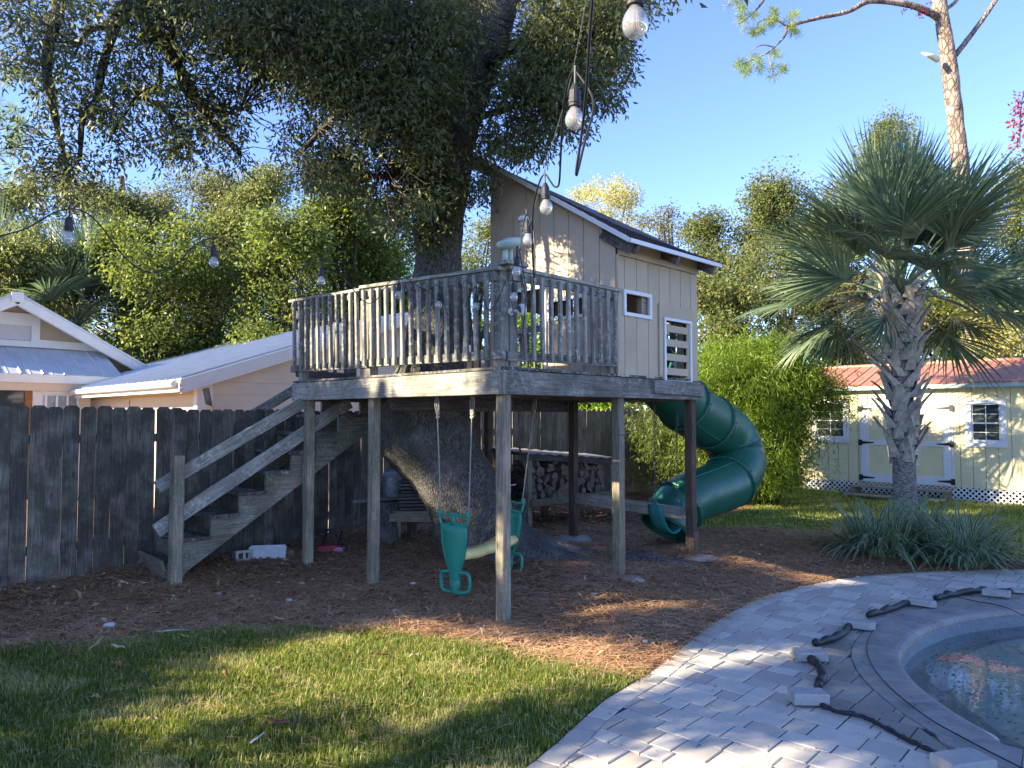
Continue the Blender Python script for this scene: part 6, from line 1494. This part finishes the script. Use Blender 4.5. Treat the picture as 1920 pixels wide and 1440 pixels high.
MB().tube([(-.03, 0, .31), (-.02, 0, .335), (.02, 0, .335), (.03, 0, .31)], .006, 6).build('handle', M_STEEL, can, True)
be = at_ground(775, 1018); bz = hz(be.x, be.y); bench = empty('low_bench', (be.x, be.y+.15, bz), R(10), 'low plank bench standing between the stump and the oak trunk', 'bench')
board('seat_board', (-.32, -.10, .36), (.42, -.10, .34), .14, .04, M_POST, bench, (0, 1, 0)); board('seat_board', (-.32, .06, .36), (.42, .06, .34), .14, .04, M_POST, bench, (0, 1, 0)); board('apron', (-.32, -.19, .30), (.40, -.19, .28), .10, .03, M_POST, bench, (0, 0, 1))
for x in (-.22, .28): board('leg', (x, -.12, -.05), (x, -.12, .33), .08, .05, M_POST, bench, (1, 0, 0)); board('leg', (x, .08, -.05), (x, .08, .33), .08, .05, M_POST, bench, (1, 0, 0))
for k in range(9):
    o = board('roof_slate', (be.x-.20+random.uniform(-.02, .02), be.y+.15, bz+.395+k*.042), (be.x+.17+random.uniform(-.02, .02), be.y+.22, bz+.395+k*.042), .30, .03, M_EAVE)
    tag(o, {0: 'lowest dark flat slab of the pile on the low bench', 8: 'topmost dark flat slab of the pile on the low bench'}.get(k, 'dark flat slab within the pile stacked on the low bench'), 'slab', 'slabs piled on the bench')
# rake pole leaning by the oak
o = MB().tube([at_ground(1003, 975)+Vector((0, .4, 0)), P(974, 838, 9.6)], .012, 6).build('leaning_pole', M_POSTB, None, True); tag(o, 'thin wooden pole leaning beside the firewood rack', 'pole')
# along the fence under the stairs
def bx_at(px, py, L, w, h, rz, mat, name, label, cat, tilt=0, holes=0):
    p = at_ground(px, py); M_ = Matrix.Translation(p+Vector((0, 0, h/2-.01))) @ Matrix.Rotation(R(rz), 4, 'Z') @ Matrix.Rotation(tilt, 4, 'X')
    mb = MB()
    if holes:
        t = .022; y = [-w/2, -w/2+t, -t/2, t/2, w/2-t, w/2]
        mb.box2((-L/2, -w/2, -h/2), (L/2, -w/2+t, h/2)).box2((-L/2, w/2-t, -h/2), (L/2, w/2, h/2)).box2((-L/2, -w/2+t, -h/2), (L/2, w/2-t, -h/2+t)).box2((-L/2, -w/2+t, h/2-t), (L/2, w/2-t, h/2)).box2((-L/2, -t/2, -h/2+t), (L/2, t/2, h/2-t)) if False else mb.box2((-L/2, -w/2, -h/2), (L/2, -w/2+.03, h/2)).box2((-L/2, -w/2+.03, -h/2), (-L/2+.03, w/2-.03, h/2)).box2((-.015, -w/2+.03, -h/2), (.015, w/2-.03, h/2)).box2((L/2-.03, -w/2+.03, -h/2), (L/2, w/2-.03, h/2)).box2((-L/2, w/2-.03, -h/2), (L/2, w/2, h/2))
    else:
        e = .01; mb.prism([(-L/2, -h/2), (L/2, -h/2), (L/2, h/2-e), (L/2-e, h/2), (-L/2+e*3, h/2), (-L/2, h/2-e*2)], -w/2, w/2, 'y')
    o = mb.build(name, mat, None, False, M_); return tag(o, label, cat)
bx_at(455, 1050, .19, .12, .11, 40, M_CONC, 'cinder_block', 'small hollow concrete block by the fence under the stairs', 'block', R(80), 1)
bx_at(502, 1047, .40, .10, .15, 10, m_plain('chalky_stone', (.52, .52, .53), .9, .1, .12, 14, .5), 'broken_slab', 'chalk-white broken slab leaning by the fence under the stairs', 'stone', -.35)
bx_at(541, 1048, .10, .08, .12, 30, m_plain('worn_brick', (.20, .13, .10), .9, .1, .3, 20, .4), 'brick', 'worn brown brick between the white slab and the deck post', 'brick', .2)
tb = empty('toy_cart', at_ground(612, 1046), R(20), 'red and pink toy cart with dark crossed handles beside the fence', 'toy')
MB().box((0, 0, .09), (.22, .16, .12)).build('tray', m_plain('red_toy_plastic', (.30, .02, .04), .4, .4), tb); MB().box((.13, -.03, .08), (.13, .14, .10)).build('bin', m_plain('pink_toy_plastic', (.50, .16, .30), .4, .4), tb)
for a, b in (((-.12, -.08, 0), (.02, .05, .33)), ((.02, -.08, .3), (-.1, .04, .0)), ((.1, -.08, .28), (.22, -.1, .02)), ((.18, .0, .3), (.05, -.1, .0)), ((.14, -.05, .2), (.32, -.06, -.01))): MB().tube([a, b], .011, 6).build('handle', M_BLACK, tb, True)
# lumber offcuts by the bamboo
lp = at_ground(1470, 905)
for k in range(13):
    a = random.uniform(-.5, .5); c = lp+Vector((random.uniform(-.55, .45), random.uniform(-.3, .4), .03+.028*k)); L = random.uniform(.5, 1.0); d = Vector((math.cos(a), math.sin(a), random.uniform(-.05, .05)))*L/2
    o = board('scrap_plank', c-d, c+d, random.uniform(.09, .16), .02, M_POST if k % 3 else M_POSTB); tag(o, 'brown scrap plank in the loose heap between the bamboo and the shed', 'plank', 'scrap planks by the bamboo')
# stick and white scraps on the straw
for px, py, s_, lb in ((205, 1178, .05, 'pale lichen-covered twig scrap on the straw at far left'), (325, 1128, .025, 'small white scrap just in front of the stair post'), (410, 1118, .03, 'small white-green lichen scrap right of the stair post'), (542, 1130, .03, 'white lichen scrap on the straw between the two left deck posts'), (774, 1098, .03, 'flat white scrap on the straw left of the swing footrest'), (1113, 1119, .035, 'white crumpled scrap on the straw right of the front post'), (1210, 1208, .02, 'tiny white scrap near the patio curve')):
    p = at_ground(px, py); o = blob('lichen_scrap', (0, 0, 0), s_, s_*.5, m_plain('pale_lichen', (.55, .60, .58), .9) if px == 205 else D.materials['pale_lichen'], None, px); o.location = p+Vector((0, 0, .02)); tag(o, lb, 'scrap')
o = MB().tube([at_ground(292, 1192)+Vector((0, 0, .03)), at_ground(325, 1190)+Vector((0, 0, .035)), at_ground(355, 1188)+Vector((0, 0, .03))], [.004, .006, .003], 6).build('stick', D.materials['pale_lichen'], None, True); tag(o, 'thin pale stick lying on the straw at the lawn edge', 'stick')
o = MB().tube([at_ground(470, 1412)+Vector((0, 0, .05)), at_ground(495, 1392)+Vector((0, 0, .05))], [.004, .003], 6).build('stick', D.materials['pale_lichen'], None, True); tag(o, 'thin pale stick in the grass below the largest leaf', 'stick')

# ------------------------------------------------------------------ fittings on the corner post
lamp = empty('post_lamp', UV(.07, .05, 2.935), R(20), 'pale green saucer lamp standing on the corner rail post', 'lamp')
M_LG = m_plain('pale_green_plastic', (.38, .47, .40), .5, .4, .06)
MB().tube([(.0, 0, 0), (0, 0, .16)], .026, 12).tube([(.05, 0, 0), (.05, 0, .16)], .018, 10).build('stem', M_LG, lamp, True)
MB().lathe([(.0, 0), (.09, .005), (.125, .03), (.14, .062), (.13, .085), (.10, .10), (.04, .115), (0, .118)], 28, Matrix.Translation((.05, 0, .13)) @ Matrix.Rotation(R(-12), 4, 'Y') @ Matrix.Scale(.85, 4)).build('saucer', M_LG, lamp, True)
M_CLR = m_plain('clear_ribbed_plastic', (.55, .56, .52), .25, .5)
for k in range(4): MB().lathe([(.025, 0), (.036, .012), (.036, .022), (.025, .034)], 16, Matrix.Translation((.165, -.02, .21+k*.042))).build('ribbed_tier', M_CLR, lamp, True)
MB().lathe([(.055, 0), (.06, .03), (.03, .045)], 16, Matrix.Translation((.165, -.02, .378))).build('top_cap', M_CLR, lamp, True)
cb = P(968, 583, 5.98); cmr = empty('security_camera', cb, R(-50), 'small white security camera on a stubby arm screwed to the corner post', 'camera')
M_CW = m_plain('white_camera_plastic', (.5, .5, .46), .4, .4, .03)
MB().lathe([(.03, 0), (.03, .008), (.012, .014)], 14, Matrix.Translation((-.07, 0, 0)) @ Matrix.Rotation(R(90), 4, 'Y')).build('mount_plate', M_CW, cmr, True)
MB().tube([(-.06, 0, 0), (.03, 0, .002)], .012, 10).build('arm', M_CW, cmr, True)
MB().lathe([(.0, -.03), (.030, -.028), (.036, -.015), (.036, .02), (.032, .028), (0, .03)], 18, Matrix.Translation((.07, -.0, .0)) @ Matrix.Rotation(R(20), 4, 'Z') @ Matrix.Rotation(R(80), 4, 'X') @ Matrix.Scale(1.35, 4, (0, 1, 0))).build('body', M_CW, cmr, True)
MB().lathe([(.026, 0), (.024, .004), (0, .004)], 16, Matrix.Translation((.073, -.033, .0)) @ Matrix.Rotation(R(100), 4, 'X') @ Matrix.Scale(1.3, 4, (0, 1, 0))).build('face', m_plain('dark_camera_face', (.05, .05, .04), .2, .5), cmr, True)

# ------------------------------------------------------------------ string lights
s = NT('bulb_glass'); s.t.nodes.remove(s.b); tp = s.n('BsdfTransparent'); tp.inputs[0].default_value = (.86, .88, .88, 1); gl_ = s.n('BsdfGlossy'); gl_.inputs['Roughness'].default_value = .05
fr = s.n('LayerWeight'); fr.inputs[0].default_value = .35; ml = s.n('Math', operation='MULTIPLY_ADD'); ml.inputs[1].default_value = .8; ml.inputs[2].default_value = .10
df = s.n('BsdfDiffuse'); df.inputs[0].default_value = (.75, .75, .7, 1); m1 = s.n('MixShader'); m1.inputs[0].default_value = .26; s.l(tp.outputs[0], m1.inputs[1]); s.l(df.outputs[0], m1.inputs[2])
s.l(fr.outputs['Facing'], ml.inputs[0]); mx = s.n('MixShader'); s.l(ml.outputs[0], mx.inputs[0]); s.l(m1.outputs[0], mx.inputs[1]); s.l(gl_.outputs[0], mx.inputs[2]); s.l(mx.outputs[0], s.t.nodes['Material Output'].inputs[0]); M_BULB = s.m
M_SOCK = m_plain('black_socket_rubber', (.016, .018, .022), .5, .4); M_FIL = m_plain('copper_filament', (.55, .25, .12), .4, .5)
sock = MB().tube([(0, 0, .06), (0, 0, 0)], .004, 6).lathe([(.008, .0), (.014, -.012), (.0185, -.022), (.0195, -.05), (.0215, -.052), (.0215, -.062), (.0195, -.064), (.0195, -.072), (.010, -.072)], 14); sk = sock.build('socket', M_SOCK)
glb = MB().lathe([(.012, -.071), (.014, -.078), (.024, -.092), (.0295, -.108), (.030, -.118), (.027, -.130), (.018, -.141), (.006, -.146), (0, -.1465)], 18); gb = glb.build('bulb', M_BULB, None, True)
fm = MB()
for k in range(5): a = k*1.2566; fm.tube([(.004*math.cos(a), .004*math.sin(a), -.078), (.009*math.cos(a), .009*math.sin(a), -.125)], .0009, 4)
fb = fm.build('filament', M_FIL); protos = [sk, gb, fb]
def bulb(px, ypk, Y, parent, tiltx=0, sc=1.0):
    p = P(px, ypk, Y); M_ = Matrix.Translation(p) @ Matrix.Rotation(R(random.uniform(-4, 4)+tiltx), 4, 'X') @ Matrix.Rotation(R(random.uniform(-4, 4)), 4, 'Y') @ Matrix.Scale(sc, 4)
    s1 = link('socket', sk.data, parent, M_); b_ = link('bulb', gb.data, s1); link('filament', fb.data, s1)
lt = empty('string_lights', (0, 0, 0), 0, 'black string of clear bulbs sagging from the left edge across to the deck corner', 'string lights')
cab = [(-150, 500, 3.0), (-60, 462, 3.2), (0, 443, 3.35), (50, 428, 3.45), (95, 402, 3.6), (128, 392, 3.7), (160, 398, 3.75), (190, 425, 3.85), (225, 472, 4.0), (258, 503, 4.1), (290, 510, 4.2), (330, 497, 4.4), (362, 462, 4.55), (399, 446, 4.7), (430, 455, 4.85), (470, 492, 5.0), (505, 525, 5.2), (540, 528, 5.35), (575, 497, 5.55), (604, 487, 5.7), (630, 500, 5.8), (660, 540, 6.0), (685, 567, 6.2), (705, 563, 6.3), (725, 535, 6.5), (748, 516, 6.62), (775, 530, 6.6), (800, 545, 6.45), (823, 535, 6.45), (840, 590, 6.4), (865, 592, 6.3), (880, 555, 6.2), (893, 537, 6.12), (905, 560, 6.05), (918, 582, 6.0), (935, 560, 5.95), (948, 525, 5.9)]
bar([P(*q) for q in cab], .0038, M_BLACK, 'cable', lt, 6, 4)
for px, yk, Y in ((130, 398, 3.7), (400, 452, 4.7), (604, 492, 5.7), (748, 522, 6.6), (823, 540, 6.42), (893, 542, 6.12)): bulb(px, yk+8, Y, lt)
l2 = empty('string_lights', (0, 0, 0), 0, 'bunched string of clear bulbs climbing from the corner post up towards the camera', 'string lights')
bar([P(*q) for q in [(958, 560, 5.85), (975, 640, 5.8), (985, 560, 5.6), (972, 500, 5.2), (968, 465, 4.9), (975, 478, 4.8), (992, 560, 4.6), (1001, 520, 4.4), (999, 440, 4.2), (990, 403, 4.05), (981, 420, 4.0), (975, 470, 3.95)]], .0038, M_BLACK, 'cable', l2, 6, 5)
bar([P(*q) for q in [(990, 403, 4.05), (998, 415, 3.95), (1003, 470, 3.9), (1002, 520, 3.85), (998, 470, 3.7), (1000, 390, 3.5), (1012, 340, 3.38), (1022, 327, 3.35), (1032, 340, 3.3), (1040, 350, 3.2), (1048, 345, 3.05), (1051, 300, 2.9), (1055, 220, 2.65), (1064, 160, 2.5), (1075, 133, 2.4), (1092, 150, 2.35), (1110, 180, 2.3), (1112, 210, 2.25), (1098, 260, 2.2), (1086, 310, 2.15), (1081, 328, 2.12), (1082, 310, 2.1), (1092, 240, 2.05), (1100, 160, 1.95), (1106, 60, 1.85), (1116, -60, 1.75), (1125, -200, 1.65)]], .0042, M_BLACK, 'cable', l2, 8, 5)
bar([P(*q) for q in [(945, 510, 6.0), (985, 440, 4.2), (1020, 322, 3.4), (1045, 238, 3.0), (1075, 128, 2.4), (1120, -120, 1.7)]], .0012, M_STEEL, 'guide_wire', l2, 4, 3)
for px, yk, Y in ((1022, 343, 3.35), (988, 412, 4.05), (970, 478, 4.9), (962, 530, 5.6)): bulb(px, yk, Y, l2)
bulb(1078, 158, 2.32, l2); bulb(1190, -48, 1.62, l2, 0, 1.0)
bar([P(*q) for q in [(1116, -60, 1.75), (1160, -110, 1.7), (1190, -75, 1.62)]], .0042, M_BLACK, 'cable', l2, 8, 5)
for p in protos: D.objects.remove(p)
